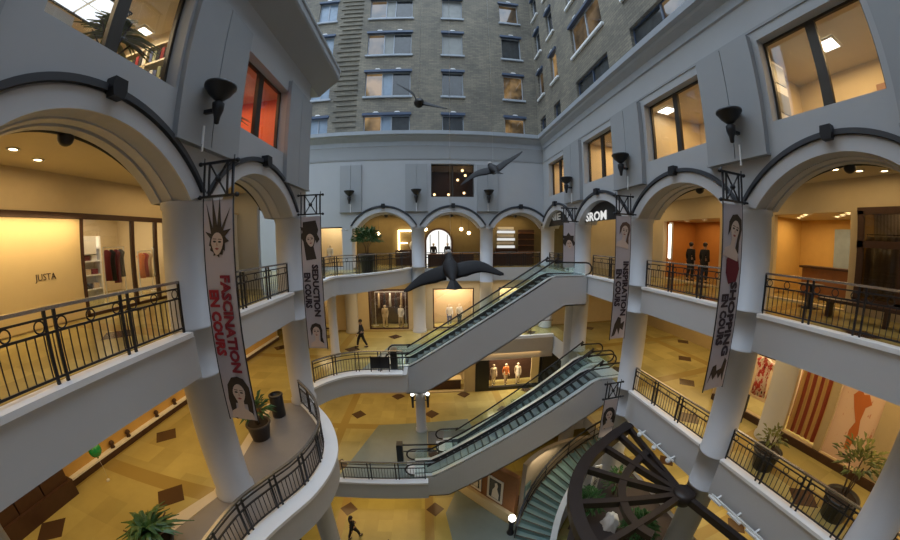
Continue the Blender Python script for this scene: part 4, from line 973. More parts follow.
for i in range(m+1):
    t = PI/2*i/m
    for j in range(n):
        k = 1+.22*math.sin(j*2.1+i*.8)+rg.uniform(-.06, .06); vs.append((6.85+.34*math.sin(t)*math.cos(2*PI*j/n)*k, 7.0+.34*math.sin(t)*math.sin(2*PI*j/n)*k, -4.75+.75*math.cos(t)+.04*math.sin(j*3.)))
mb.add(vs, [(i*n+j, i*n+(j+1) % n, (i+1)*n+(j+1) % n, (i+1)*n+j) for i in range(m) for j in range(n)], True); mb.build('cloth', 'cloth_white', root)
r = thing('sign_board', 'narrow upright sign with lettering under the wheel canopy', 'sign', (7.0, 8.9, -4.75))
mb = MB(); mb.box(6.85, 8.88, -4.75, 7.2, 8.93, -3.1); mb.build('board', 'white_paint', r)
text('BOUTIQUES', .2, 'text_dark', r, (6.96, 8.87, -3.2), (0, 0, -1), (1, 0, 0), 'lettering', w=1.4)

# ------------------------------------------------------------------ curved staircase down to the lowest floor
SC = Vector((8.5, 7.9)); ro, ri = 4.95, 3.1
r = thing('staircase', 'curved green-tiled staircase rising from the lowest floor round the planted island', 'staircase', (SC.x, SC.y, LM))
nst = 18; a0, a1 = math.radians(152), math.radians(72); st_rise = 4.5/nst
def pol(rad, a, z): return (SC.x+rad*math.cos(a), SC.y+rad*math.sin(a), z)
for i in range(nst):
    b0 = a0+(a1-a0)*i/nst; b1 = a0+(a1-a0)*(i+1)/nst; z = LM+st_rise*(i+1); zl = max(LM+.0, z-st_rise-.25) if i else LM
    P = [pol(ri, b0, 0)[:2], pol(ro, b0, 0)[:2], pol(ro, b1, 0)[:2], pol(ri, b1, 0)[:2]]
    mb = MB(); mb.slab([P], lambda a, b, d: (a, b, d), zl, z-.03); s = mb.build('step', 'stair_tile', r)
    mb = MB(); e = .05/ri; Q = [pol(ri, b0, 0)[:2], pol(ro, b0, 0)[:2], pol(ro, b0-e, 0)[:2], pol(ri, b0-e, 0)[:2]]
    mb.slab([Q], lambda a, b, d: (a, b, d), z-.06, z-.026); mb.build('nosing', 'rubber', s)
for nm, rad, m in (('outer_railing', ro+.05, 'iron'), ('inner_parapet', ri-.1, 'white_paint')):
    pts = [Vector(pol(rad, a0+(a1-a0)*i/nst, LM+4.5*i/nst)) for i in range(nst+1)]
    mb = MB()
    if nm == 'outer_railing':
        mb.rail([p+Vector((0, 0, 1.05)) for p in pts], .09, .06); mb.rail([p+Vector((0, 0, .2)) for p in pts], .05, .05); mb.rail([p+Vector((0, 0, .65)) for p in pts], .03, .03)
        for p in pts[::4]: mb.box(p.x-.02, p.y-.02, p.z, p.x+.02, p.y+.02, p.z+1.05)
    else:
        mb.sweep([p+Vector((0, 0, .4)) for p in pts], [(-.16, -.9), (.16, -.9), (.16, .6), (-.16, .6)])
    mb.build(nm, m, r)
# beige wall outside the stairs
pts = [Vector(pol(ro+.45, a0-.10+(a1-a0+.1)*i/30, LM)) for i in range(5, 31)]
mb = MB(); mb.sweep([p+Vector((0, 0, 1.95)) for p in pts], [(-.12, -1.95), (.12, -1.95), (.12, 1.95), (-.12, 1.95)]); struct(mb, 'wall_stair', 'stair_wall', 'curved beige wall beside the staircase', 'wall')
an = math.radians(131); nx, ny = SC.x+5.25*math.cos(an), SC.y+5.25*math.sin(an)
r = thing('notice_board', 'small dark green framed notice on the curved beige wall', 'notice', (nx, ny, -7.6), rz=an+PI/2)
mb = MB(); mb.box(-.28, -.0, 0, .28, .05, 1.05); o = mb.build('frame', 'stair_tile', None); o.parent = r
mb = MB(); mb.box(-.2, .05, .1, .2, .06, .55); o = mb.build('sheet', 'paper', None); o.parent = r
# newel post with globe lamp
r = thing('newel_lamp', 'white globe lamp on a dark newel post at the foot of the curved stairs', 'lamp', (3.95, 10.55, LM))
mb = MB(); mb.lathe([(.0, 0), (.2, 0), (.2, .1), (.13, .14), (.12, .9), (.18, .95), (.18, 1.0), (.05, 1.02), (.05, 1.1), (0, 1.1)], (3.95, 10.6, LM), 16); mb.build('post', 'iron', r)
mb = MB(); mb.ball((3.95, 10.6, LM+1.28), .2, n=18, m=12); mb.build('globe', 'lamp_globe', r, 'lit white globe')
# poster wall on the lowest floor
A, B = Vector((1.3, 14.7, 0)), Vector((4.25, 11.3, 0)); D = (B-A).normalized(); NN = Vector((D.y, -D.x, 0)); NN = NN if NN.y < 0 else -NN
mb = MB(); mb.slab([[(0, LM), ((B-A).length, LM), ((B-A).length, -5.6), (0, -5.6)]], lambda s, z, d: tuple(A+D*s+NN*d+Vector((0, 0, z))), 0, -.3); struct(mb, 'wall_poster', 'brown_wood', 'brown panelled wall with framed pictures on the lowest floor', 'wall')
mb = MB(); mb.slab([[(0, LM), ((B-A).length+.1, LM), ((B-A).length+.1, LM+.75), (0, LM+.75)]], lambda s, z, d: tuple(A+D*s+NN*d+Vector((0, 0, z))), 0.0, .22); trim(mb, 'cream_panel', 'cream plinth with small lettering below the framed pictures')
for i, (s0, l) in enumerate(((1.15, 'framed dark picture on the brown wall, farther from the stairs'), (2.65, 'framed dark picture on the brown wall, nearer the globe lamp'))):
    f = lambda s, z, d: tuple(A+D*s+NN*d+Vector((0, 0, z)))
    r = thing('framed_picture', l, 'picture', f(s0+.5, -7.9, .03), 'framed pictures on the brown wall')
    mb = MB(); mb.slab([[(s0, -8.05), (s0+1.05, -8.05), (s0+1.05, -6.35), (s0, -6.35)], [(s0+.12, -7.93), (s0+.93, -7.93), (s0+.93, -6.47), (s0+.12, -6.47)]], f, .01, .07); mb.build('frame', 'paper', r)
    mb = MB(); mb.slab([[(s0+.12, -7.93), (s0+.93, -7.93), (s0+.93, -6.47), (s0+.12, -6.47)]], f, .01, .03); mb.build('print', 'pane_dark', r)
    mb = MB(); mb.slab([[(s0+.3, -7.9), (s0+.35, -7.3), (s0+.5, -7.0), (s0+.48, -6.75), (s0+.62, -6.65), (s0+.7, -6.85), (s0+.66, -7.1), (s0+.8, -7.5), (s0+.78, -7.9)]], f, .03, .034); mb.build('printed_figure', 'paper', r)

# ------------------------------------------------------------------ people and mannequins
def skin(name, joints, edges, m, parent, root_i=0, sub=2, label=None):
    me = bpy.data.meshes.new(name); me.from_pydata([j[:3] for j in joints], edges, [])
    o = bpy.data.objects.new(name, me); COL.objects.link(o); o.parent = parent
    o.modifiers.new('skin', 'SKIN').use_smooth_shade = True
    for i, j in enumerate(joints):
        d = me.skin_vertices[0].data[i]; rr = j[3]; d.radius = (rr, rr) if not isinstance(rr, tuple) else rr; d.use_root = i == root_i
    s = o.modifiers.new('sub', 'SUBSURF'); s.levels = sub; s.render_levels = sub
    me.materials.append(MT[m])
    if label: o['label'] = label
    return o
def figure(name, label, cat, loc, rz, skinm, pose='stand', top='cloth_dark', bottom='cloth_black', hair='hair_dark', dress=False, bald=False, group=None, headless=False, H=1.74):
    root = thing(name, label, cat, loc, group, rz); k = H/1.74
    # faces -y; legs: stride along y
    sw = {'walk': .26, 'stand': .03, 'pose': .1}[pose]; ar = {'walk': .22, 'stand': .02, 'pose': .1}[pose]
    J = [(0, 0, .96, .125), (0, -.01, 1.12, .115), (0, 0, 1.30, .135), (0, 0, 1.43, .085), (0, -.01, 1.50, .055), (0, -.025, 1.58, .075), (0, -.025, 1.66, .092), (0, -.01, 1.71, .06)]
    E = [(0, 1), (1, 2), (2, 3), (3, 4), (4, 5), (5, 6), (6, 7)]
    if headless: J = J[:5]; E = E[:4]
    base = len(J)
    legs = []; arms = []
    for s, f in ((-1, 1), (1, -1)):
        i = len(J)
        J += [(s*.09, 0, .90, .10), (s*.1, -f*sw*.6-.03, .50, .066), (s*.1, -f*sw+(.05 if f < 0 else 0)+.0, .10, .042), (s*.1, -f*sw-.13, .035, .04)]
        E += [(0, i), (i, i+1), (i+1, i+2), (i+2, i+3)]; legs.append(i)
    for s, f in ((-1, -1), (1, 1)):
        i = len(J)
        J += [(s*.175, 0, 1.40, .062), (s*.22, .04-f*ar*.4, 1.14, .045), (s*.215, -.05-f*ar, .92, .033), (s*.21, -.06-f*ar*1.1, .87, .03)]
        E += [(2 if headless else 2, i), (i, i+1), (i+1, i+2), (i+2, i+3)]; arms.append(i)
        hx, hy, hz = s*.21, -.06-f*ar*1.1, .87
        for q, (dy, ln) in enumerate(((-.03, .07), (-.01, .085), (.01, .08), (.03, .065))):
            m0 = len(J); J += [(hx, hy+dy, hz-.045, .010), (hx-s*.015, hy+dy, hz-.045-ln, .008)]; E += [(i+3, m0), (m0, m0+1)]
        m0 = len(J); J += [(hx-s*.01, hy-.045, hz-.01, .011), (hx-s*.025, hy-.06, hz-.06, .009)]; E += [(i+3, m0), (m0, m0+1)]
    sc_ = lambda JJ: [(a*k, b*k, c*k, r_*k) for a, b, c, r_ in JJ]
    skin('body', sc_(J), E, skinm, root)
    # trousers
    T = [(0, 0, 1.0, .135)]; TE = []
    for n_, i in enumerate(legs):
        b = len(T); T += [(J[i][0], J[i][1], J[i][2], .115), (*J[i+1][:3], .085), (J[i+2][0], J[i+2][1], J[i+2][2]+.02, .065)]; TE += [(0, b), (b, b+1), (b+1, b+2)]
    if not dress: skin('trousers', sc_(T), TE, bottom, root)
    C = [(0, 0, .86 if not dress else .55, .15 if not dress else .20), (0, 0, 1.0, .145 if not dress else .15), (0, -.01, 1.15, .135 if not dress else .12), (0, 0, 1.32, .155), (0, 0, 1.44, .09)]; CE = [(0, 1), (1, 2), (2, 3), (3, 4)]
    if not dress or cat == 'person':
        for i in arms:
            b = len(C); C += [(*J[i][:3], .082), (*J[i+1][:3], .065), (J[i+2][0], J[i+2][1], J[i+2][2]+.01, .052)]; CE += [(3, b), (b, b+1), (b+1, b+2)]
    skin('dress' if dress else 'coat', sc_(C), CE, top, root, 1)
    for i in legs:
        mb = MB(); x, y, z = J[i+2][0]*k, J[i+2][1]*k, .0
        mb.ball((x, y-.06, .05), .055, .14, .05, 10, 6)
        o = mb.build('shoe', 'rubber', None); o.parent = root
    if not headless:
        hd = Vector((0, -.03, 1.64))*k
        mb = MB(); mb.add([tuple(hd+Vector(p)*k) for p in ((-.016, -.085, -.0), (.016, -.085, 0), (0, -.118, -.022), (0, -.085, .045), (0, -.088, -.03))], [(0, 2, 3), (1, 3, 2), (0, 4, 2), (1, 2, 4)])
        o = mb.build('nose', skinm, None); o.parent = root
        for nm, px, py, pz, a, b, c, mm in (('ear', -.092, .01, 0, .012, .022, .034, skinm), ('ear', .092, .01, 0, .012, .022, .034, skinm), ('eye', -.035, -.088, .012, .012, .007, .008, 'hair_dark'), ('eye', .035, -.088, .012, .012, .007, .008, 'hair_dark'), ('mouth', 0, -.083, -.055, .026, .008, .007, 'lips')):
            if bald and nm != 'ear': continue
            mb = MB(); mb.ball(hd+Vector((px, py, pz))*k, a*k, b*k, c*k, 8, 6); o = mb.build(nm, mm, None); o.parent = root
        if not bald:
            mb = MB(); mb.ball(hd+Vector((0, .022, .035))*k, .104*k, .112*k, .108*k, 14, 9); o = mb.build('hair', hair, None); o.parent = root
    return root
figure('person', 'person in a dark coat and trousers walking across the middle floor at the far left', 'person', (-4.15, 16.7, 0), -PI/2+.35, 'skin', 'walk')
figure('person', 'person in dark clothes on the lowest floor at the bottom, below the landing', 'person', (-4.35, 10.75, LM), PI*.75, 'skin', 'walk', 'cloth_black', 'cloth_black')
for x, y, l in ((12.9, 11.1, 'person in black standing in the orange restaurant, left of another'), (12.8, 10.15, 'person in black standing in the orange restaurant, close to the column')):
    figure('person', l, 'person', (x, y, L2), PI/2, 'skin', 'stand', 'cloth_black', 'cloth_black', H=1.9)
def mann(x, y, z, rz, l, top, bottom, dress=False, grp=None, H=1.74): return figure('mannequin', l, 'mannequin', (x, y, z), rz, 'mannequin', 'pose', top, bottom, dress=dress, bald=True, group=grp, H=H)
mann(-3.3, 20.9, .0, 0, 'mannequin in a pale beige outfit in the dark framed far display', 'cloth_beige', 'cloth_beige')
mann(-2.1, 20.8, .0, -.3, 'mannequin in a white coat in the dark framed far display', 'cloth_white', 'cloth_beige')
mann(1.5, 20.9, .0, 0, 'mannequin in a pale blue and white shirt in the bright beige display', 'cloth_white', 'cloth_blue')
mann(2.25, 20.95, .0, .3, 'mannequin in a white top in the bright beige display', 'cloth_white', 'cloth_black')
mann(4.75, 19.85, L0+.0, 0, 'mannequin in pale gold at the left of the lower display', 'cloth_beige', 'cloth_beige', True)
mann(5.7, 19.85, L0+.0, .2, 'mannequin in orange in the middle of the lower display', 'cloth_orange', 'cloth_beige')
mann(6.65, 19.85, L0+.0, -.2, 'mannequin in cream at the right of the lower display', 'cloth_white', 'cloth_beige', True)
mann(12.4, 5.4, .0, PI/2, 'mannequin in a red dress in the middle right display, beside the patterned dresses', 'cloth_red', 'cloth_red', True)
mann(12.3, 6.9, .0, PI/2, 'mannequin in wine-coloured clothes behind the nearest right column', 'cloth_wine', 'cloth_black')
mann(.4, 22.6, L2, 0, 'mannequin in black before the glowing arch at the far end, left one', 'cloth_black', 'cloth_black')
mann(1.5, 22.5, L2, 0, 'mannequin in black before the glowing arch at the far end, right one', 'cloth_black', 'cloth_white')
mann(-7.4, 21.3, L2, 0, 'mannequin in cream in the far left shop window', 'cloth_white', 'cloth_beige')

# ------------------------------------------------------------------ clothes on rails
def garment(root, x, y, z, w, h, m, rz=0., name='garment'):
    mb = MB(); c, s = math.cos(rz), math.sin(rz); n = 7; vs = []
    prof = [(0, .16), (.03, .5), (.12, .95), (.3, .62), (.6, .6), (1., .72)]
    for t, k in prof:
        for j in range(10):
            a = 2*PI*j/10; px, py = w*.5*k*math.cos(a), .05*(1+.25*math.sin(3*a+4*t))*math.sin(a)*(1+t)
            vs.append((x+px*c-py*s, y+px*s+py*c, z-h*t))
    mb.add(vs, [(i*10+j, i*10+(j+1) % 10, (i+1)*10+(j+1) % 10, (i+1)*10+j) for i in range(len(prof)-1) for j in range(10)]+[tuple(range(50, 60))], True)
    return mb.build(name, m, root)
def clothes_rail(label, p, q, z, items, grp=None, h=1.0, legs=True, base=None):
    """a free-standing rail; the clothes on it are things of their own"""
    p, q = Vector(p), Vector(q); root = thing('clothes_rail', label, 'clothes rail', ((p.x+q.x)/2, (p.y+q.y)/2, base if base is not None else z-1.6), grp)
    mb = MB(); mb.bar((p.x, p.y, z), (q.x, q.y, z), .035, .035)
    mb.build('bar', 'steel', root)
    for e in (p, q):
        mb = MB(); b = base if base is not None else z-1.6
        mb.bar((e.x, e.y, b), (e.x, e.y, z+.02), .035, .035); mb.bar((e.x-.2, e.y, b+.02), (e.x+.2, e.y, b+.02), .04, .04); mb.build('upright', 'steel', root)
    d = q-p; rz = math.atan2(d.y, d.x)+PI/2; n = len(items)
    for i, (m, nm) in enumerate(items):
        o = p+d*((i+.7)/(n+.4)); t = thing('hanging_garment', '%s hanging %s on the %s' % (nm, ['at the near end', 'second from the near end', 'third from the near end', 'fourth from the near end', 'fifth from the near end', 'at the far end'][min(i, 5)] if n > 1 else 'alone', label), 'garment', (o.x, o.y, z-h), 'clothes on the '+label)
        garment(t, o.x, o.y, z-.08, .46, h*R.uniform(.85, 1.05), m, rz, 'cloth')
        mb = MB(); mb.tube([(o.x, o.y, z-.1), (o.x, o.y, z-.03), (o.x+.01, o.y, z-.025)], .006, 4); mb.build('hanger', 'steel', t)
clothes_rail('boutique rail by the glass', (-11.6, 7.5, 0), (-11.9, 8.6, 0), 6.5, [('cloth_wine', 'wine coat'), ('cloth_black', 'black coat'), ('cloth_wine', 'dark wine coat'), ('cloth_dark', 'dark coat')], base=L2, h=1.2)
clothes_rail('boutique rail by the door', (-11.9, 9.3, 0), (-12.4, 10.4, 0), 6.3, [('cloth_orange', 'rust dress'), ('cloth_red', 'red dress'), ('cloth_beige', 'beige dress')], base=L2, h=1.1)
clothes_rail('middle right display rail', (11.95, 7.35, 0), (11.95, 6.7, 0), 2.5, [('cloth_wine', 'wine jacket'), ('cloth_black', 'black jacket')], base=.0, h=1.3)
clothes_rail('dark framed display rail', (-4.1, 21.4, 0), (-1.8, 21.4, 0), 2.6, [('cloth_beige', 'beige shirt'), ('cloth_black', 'black shirt'), ('cloth_white', 'white shirt'), ('cloth_dark', 'dark shirt'), ('cloth_beige', 'tan shirt')], base=.0, h=1.2)
# boutique shelves
r = thing('display_shelf', 'white shelf unit with folded clothes at the back of the left boutique', 'shelf', (-13.5, 8.0, L2))
mb = MB(); mb.box(-13.9, 7.3, L2, -13.4, 7.36, 7.0); mb.box(-13.9, 8.5, L2, -13.4, 8.56, 7.0); mb.box(-13.95, 7.3, L2, -13.9, 8.56, 7.0); mb.build('carcass', 'white_paint', r)
for z in (4.9, 5.45, 6.0, 6.5):
    mb = MB(); mb.box(-13.9, 7.36, z, -13.4, 8.5, z+.05); mb.build('shelf', 'white_paint', r)
ck = ['cloth_white', 'cloth_dark', 'cloth_beige', 'cloth_wine']
for k, z in enumerate((4.954, 5.504, 6.054)):
    for j in range(3):
        y = 7.6+j*.33; o = thing('folded_pile', 'folded %s pile on the %s shelf of the left boutique, %s' % (['white', 'dark', 'beige', 'wine'][(k+j) % 4], ['lowest', 'middle', 'top'][k], ['left', 'centre', 'right'][j]), 'clothes', (-13.65, y, z), 'folded clothes in the boutique')
        for q in range(3):
            mb = MB(); mb.box(-13.85, y-.13, z+q*.07, -13.45, y+.13, z+.065+q*.07); mb.build('folded_garment', ck[(k+j) % 4], o)
r = thing('poster', 'small lit poster above the shelf in the left boutique', 'poster', (-13.3, 7.7, 6.6))
mb = MB(); mb.box(-13.36, 7.3, 6.3, -13.33, 8.3, 7.0); mb.build('sheet', 'paper', r)
# shop front glazing, upper left
WN[0] += 1
mb = MB()
for y in (5.72, 7.6, 8.62, 9.35): mb.box(-10.06, y-.06, L2+.02, -9.94, y+.06, 7.36)
mb.box(-10.06, 5.7, 4.5, -9.94, 9.4, 4.6)
o = struct(mb, 'window_%d' % WN[0], 'dark_wood', 'dark framed glass shop front of the boutique on the left', 'window')
for a, b in ((5.78, 7.54), (8.68, 9.29)):
    m = MB(); m.box(-10.01, a, 4.6, -9.99, b, 7.36); m.build('pane', 'glass_clear', o)
mb = MB(); mb.box(-10.01, 7.66, 4.55, -9.98, 8.56, 7.3); d = struct(mb, 'door_1', 'glass_clear', 'glass door of the boutique on the left', 'door')
mb = MB(); mb.tube([(-9.93, 8.4, 5.4), (-9.88, 8.4, 5.45), (-9.88, 8.4, 6.35), (-9.93, 8.4, 6.4)], .03, 8); mb.build('handle', 'steel', d, 'tall steel handle')
r = thing('shop_sign', 'small dark lettering on the cream panel of the left shop', 'sign', (-9.94, 4.1, 5.6))
text('JUSTA', .24, 'text_dark', r, (-9.945, 4.25, 5.72), (0, 1, 0), (0, 0, 1), w=.6)

# upper right: window frames of the curtained shop, bar and restaurant
WN[0] += 1
mb = MB()
for y in (-2, -.9, 2.1, 3.35): mb.box(12.05, y-.09, L2+.4, 12.22, y+.09, 7.5)
for z in (4.9, 6.55, 7.5): mb.box(12.05, -2, z-.1, 12.22, 3.45, z+.1)
o = struct(mb, 'window_%d' % WN[0], 'dark_wood', 'dark wooden shop window with pleated curtains on the upper right', 'window')
for a, b in ((-.8, 2.0), (2.2, 3.25)):
    m = MB(); m.box(12.13, a, 5.0, 12.15, b, 7.4); m.build('pane', 'glass_dark', o)
r = thing('curtain', 'pale pleated curtain behind the dark wooden shop window', 'curtain', (12.6, 2.6, 5.0))
mb = MB(); pts = [(12.7+.05*math.sin(i*1.3), 2.15+i*.05, 0) for i in range(24)]
mb.sweep([Vector(p)+Vector((0, 0, 5.9)) for p in pts], [(-.01, -.9), (.01, -.9), (.01, .9), (-.01, .9)]); mb.build('cloth', 'curtain_pale', r)
mb = MB(); mb.bar((12.7, 2.05, 6.85), (12.7, 3.4, 6.85), .03, .03); mb.build('curtain_pole', 'dark_wood', r)
r = thing('bar_counter', 'curved wooden bar counter in the lit shop on the upper right', 'counter', (14.6, 5.2, L2))
mb = MB(); mb.box(14.4, 4.0, L2, 15.0, 6.2, L2+1.1); mb.build('front', 'brown_wood', r)
mb = MB(); mb.box(14.3, 3.9, L2+1.1, 15.1, 6.3, L2+1.18); mb.build('countertop', 'dark_wood', r)
r = thing('wall_display', 'blue-grey display panel at the back of the bar', 'display', (16.2, 5.0, 5.6))
mb = MB(); mb.box(16.25, 4.3, 5.4, 16.35, 5.6, 7.2); mb.build('panel', 'pane_blue', r)
r = thing('cafe_table', 'round dark table behind the upper right railing', 'table', (11.5, 4.6, L2))
mb = MB(); mb.lathe([(0, .72), (.42, .72), (.42, .76), (0, .76)], (11.5, 4.6, L2), 24); mb.build('tabletop', 'dark_wood', r)
mb = MB(); mb.lathe([(.25, 0), (.25, .03), (.04, .06), (.04, .72)], (11.5, 4.6, L2), 14); mb.build('pedestal', 'iron', r)
r = thing('bench', 'long dark wooden bench in the upper right gallery', 'bench', (10.8, 2.0, L2))
mb = MB(); mb.box(10.6, .2, L2+.42, 11.1, 4.0, L2+.5); mb.build('seat', 'dark_wood', r)
for y in (.5, 2.1, 3.7):
    mb = MB(); mb.box(10.65, y-.05, L2, 11.05, y+.05, L2+.42); mb.build('leg', 'dark_wood', r)
# far upper gallery
r = thing('glowing_arch', 'bright arched shop doorway at the far end behind the middle arch', 'doorway', (.95, 23.5, L2))
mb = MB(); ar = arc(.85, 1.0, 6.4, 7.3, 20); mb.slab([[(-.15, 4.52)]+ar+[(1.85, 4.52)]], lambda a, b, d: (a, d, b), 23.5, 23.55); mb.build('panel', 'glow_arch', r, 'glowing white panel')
mb = MB(); ao = arc(.85, 1.15, 6.4, 7.45, 20); mb.slab([[(-.3, 4.52)]+ao+[(2.0, 4.52)]+[(1.85, 4.52)]+ar[::-1]+[(-.15, 4.52)]], lambda a, b, d: (a, d, b), 23.4, 23.55); mb.build('surround', 'dark_wood', r)
for i, x in enumerate((.15, .85, 1.55)):
    mb = MB(); mb.box(x-.03, 23.44, 4.52, x+.03, 23.5, 7.2 if i == 1 else 6.9); mb.build('glazing_bar', 'dark_wood', r)
r = thing('neon_light', 'glowing yellow rectangular frame on the far wall behind the left arch', 'light', (-1.9, 23.4, 5.))
mb = MB()
for q in ((-2.45, 4.9, -2.33, 7.3), (-2.45, 7.18, -.6, 7.3), (-2.45, 6.2, -1.7, 6.28)): mb.box(q[0], 23.42, q[1], q[2], 23.55, q[3])
mb.build('light_strip', 'lamp_warm', r, 'lit yellow strip')
r = thing('counter', 'dark counter with a white figure behind the left arch', 'counter', (-1.5, 22.9, L2))
mb = MB(); mb.box(-2.6, 22.6, L2, -.6, 23.2, L2+1.2); mb.build('body', 'dark_wood', r); mb = MB(); mb.ball((-1.3, 22.9, L2+1.55), .2, .2, .35); mb.build('ornament', 'white_paint', r)
r = thing('stacked_display', 'tall display of stacked white boxes, every other one glowing, behind the right arch', 'display', (6.2, 22.9, L2))
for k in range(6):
    mb = MB(); mb.box(5.6, 22.7, L2+1.3+k*.3, 7.0-.1*(k % 2), 23.1, L2+1.5+k*.3); mb.build('box', 'sign_box_glow' if k % 2 == 0 else 'white_paint', r)  # alternate boxes emit, their brightness is put into the material
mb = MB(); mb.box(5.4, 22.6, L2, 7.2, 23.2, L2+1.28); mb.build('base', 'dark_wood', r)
r = thing('shelf_unit', 'dark shelf unit of small goods at the right of the far right arch', 'shelf', (8.0, 22.9, L2))
mb = MB(); mb.box(7.4, 23.1, L2, 8.8, 23.2, 7.3); mb.build('back', 'dark_wood', r)
for k in range(5):
    mb = MB(); mb.box(7.4, 22.8, L2+.5+k*.5, 8.8, 23.1, L2+.54+k*.5); mb.build('shelf', 'brown_wood', r)
for i, (x, z) in enumerate(((-3.9, 7.0), (-.2, 7.3), (2.6, 7.3), (3.2, 7.0))):
    r = thing('pendant_light', 'warm pendant lamp in the far upper gallery, %s' % ['above the potted bush', 'left of the glowing arch', 'right of the glowing arch', 'beside the right-hand column'][i], 'lamp', (x, 22.6, z), 'pendant lamps of the far upper gallery')
    mb = MB(); mb.ball((x, 22.6, z), .14); mb.build('globe', 'lamp_warm', r); mb = MB(); mb.tube([(x, 22.6, z+.1), (x, 22.6, 8.5)], .012, 5); mb.build('cord', 'iron', r)
for x0, x1, l in ((-.05, 3.4, 'long low dark counter behind the railing of the middle far arch'), (4.75, 8.0, 'long low dark counter behind the railing of the right far arch')):
    r = thing('low_counter', l, 'counter', ((x0+x1)/2, 21.6, L2))
    mb = MB(); mb.box(x0, 21.4, L2, x1, 21.9, L2+.85); mb.build('front', 'dark_wood', r); mb = MB(); mb.box(x0-.04, 21.36, L2+.85, x1+.04, 21.94, L2+.9); mb.build('countertop', 'brown_wood', r)
# signs in the two far right arches
for c, word, l, ww in ((12.9, 'SROM', 'dark lunette sign with white lettering in the third right arch', 1.9), (17.9, 'NIE', 'dark lunette sign with grey lettering in the farthest right arch', 1.7)):
    r = thing('shop_sign', l, 'sign', (8.4, c, 7.4))
    mb = MB(); mb.slab([[(c-1.98, 7.42)]+arc(c, 1.95, 7.44, 8.37, 20)[0:]+[(c+1.98, 7.42)]], fnR, .3, .38); mb.build('panel', 'iron', r)
    text(word, .62, 'sign_box_glow' if c < 15 else 'plaster_ledge', r, (8.36, 14.1 if c < 15 else 18.9, 7.42 if c < 15 else 7.75), (0, -1, 0), (0, 0, 1), 'lettering', 'pale lettering', w=ww, bold=.015)
# left gallery, second bay: white panel and dark cabinet
r = thing('folding_screen', 'tall white screen seen through the second left arch', 'panel', (-7.9, 10.2, L2))
mb = MB(); mb.box(-8.0, 8.6, L2+.05, -7.92, 11.0, 7.6); mb.build('screen', 'plaster_ledge', r); mb = MB(); mb.box(-8.05, 8.55, 7.6, -7.87, 11.05, 7.66); mb.build('top_rail', 'warm_plaster', r)
r = thing('dark_cabinet', 'tall dark cabinet in front of the white screen', 'cabinet', (-7.4, 8.3, L2))
mb = MB(); mb.box(-7.75, 8.0, L2, -7.3, 8.55, 6.95); mb.build('body', 'black_plastic', r); mb = MB(); mb.box(-7.29, 8.04, L2+.1, -7.27, 8.51, 6.85); mb.build('door', 'iron', r)

# offices
r = thing('bookcase', 'pale bookcase with coloured folders in the office behind the nearest left window', 'bookcase', (-6.9, 5.25, 9.12))
mb = MB(); mb.box(-7.8, 5.4, 9.12, -5.9, 5.46, 11.2); mb.build('back', 'white_paint', r)
for z in (9.14, 9.8, 10.2, 10.72, 11.2):
    mb = MB(); mb.box(-7.8, 5.12, z, -5.9, 5.4, z+.05); mb.build('shelf', 'cream_panel', r)
for x in (-7.77, -6.85, -5.93):
    mb = MB(); mb.box(x-.03, 5.12, 9.12, x+.03, 5.4, 11.2); mb.build('upright', 'cream_panel', r)
fc = [('cloth_red', 'red'), ('cloth_dark', 'dark'), ('cloth_white', 'white'), ('cloth_blue', 'blue'), ('leaf_pale', 'yellow-green'), ('cloth_black', 'black')]
ords = ['first', 'second', 'third', 'fourth', 'fifth', 'sixth', 'seventh', 'eighth', 'ninth', 'tenth', 'eleventh', 'twelfth']
for k, z in enumerate((10.254, 10.774)):
    for j in range(12):
        x = -6.04-j*.135-(.1 if j > 5 else 0); m, cn = fc[(j*5+k*2) % 6]
        mb = MB(); mb.box(x-.055, 5.16, z, x+.055, 5.38, z+.28+.03*((j*7) % 3)); mb.box(x-.02, 5.155, z+.16, x+.02, 5.16, z+.24)
        o = mb.build('folder', m); tag(o, '%s folder, %s from the window on the %s bookcase shelf' % (cn, ords[j], ['middle', 'top'][k]), 'folder', 'folders in the office bookcase')
r = thing('monitor', 'pale computer monitor on the desk behind the nearest left window', 'monitor', (-5.7, 2.3, 9.55))
mb = MB(); mb.box(-5.75, 2.05, 9.7, -5.68, 2.6, 10.08); mb.build('screen', 'white_paint', r); mb = MB(); mb.box(-5.74, 2.25, 9.58, -5.7, 2.4, 9.72); mb.box(-5.85, 2.15, 9.555, -5.6, 2.5, 9.58); mb.build('stand', 'black_plastic', r)
r = thing('desk', 'dark desk behind the nearest left window', 'desk', (-6.2, 2.4, 9.1))
mb = MB(); mb.box(-6.3, 1.8, 9.48, -5.4, 2.85, 9.55); mb.build('desktop', 'black_plastic', r)
for y in (1.85, 2.8):
    mb = MB(); mb.box(-6.25, y-.03, 9.12, -5.45, y+.03, 9.48); mb.build('side_panel', 'black_plastic', r)

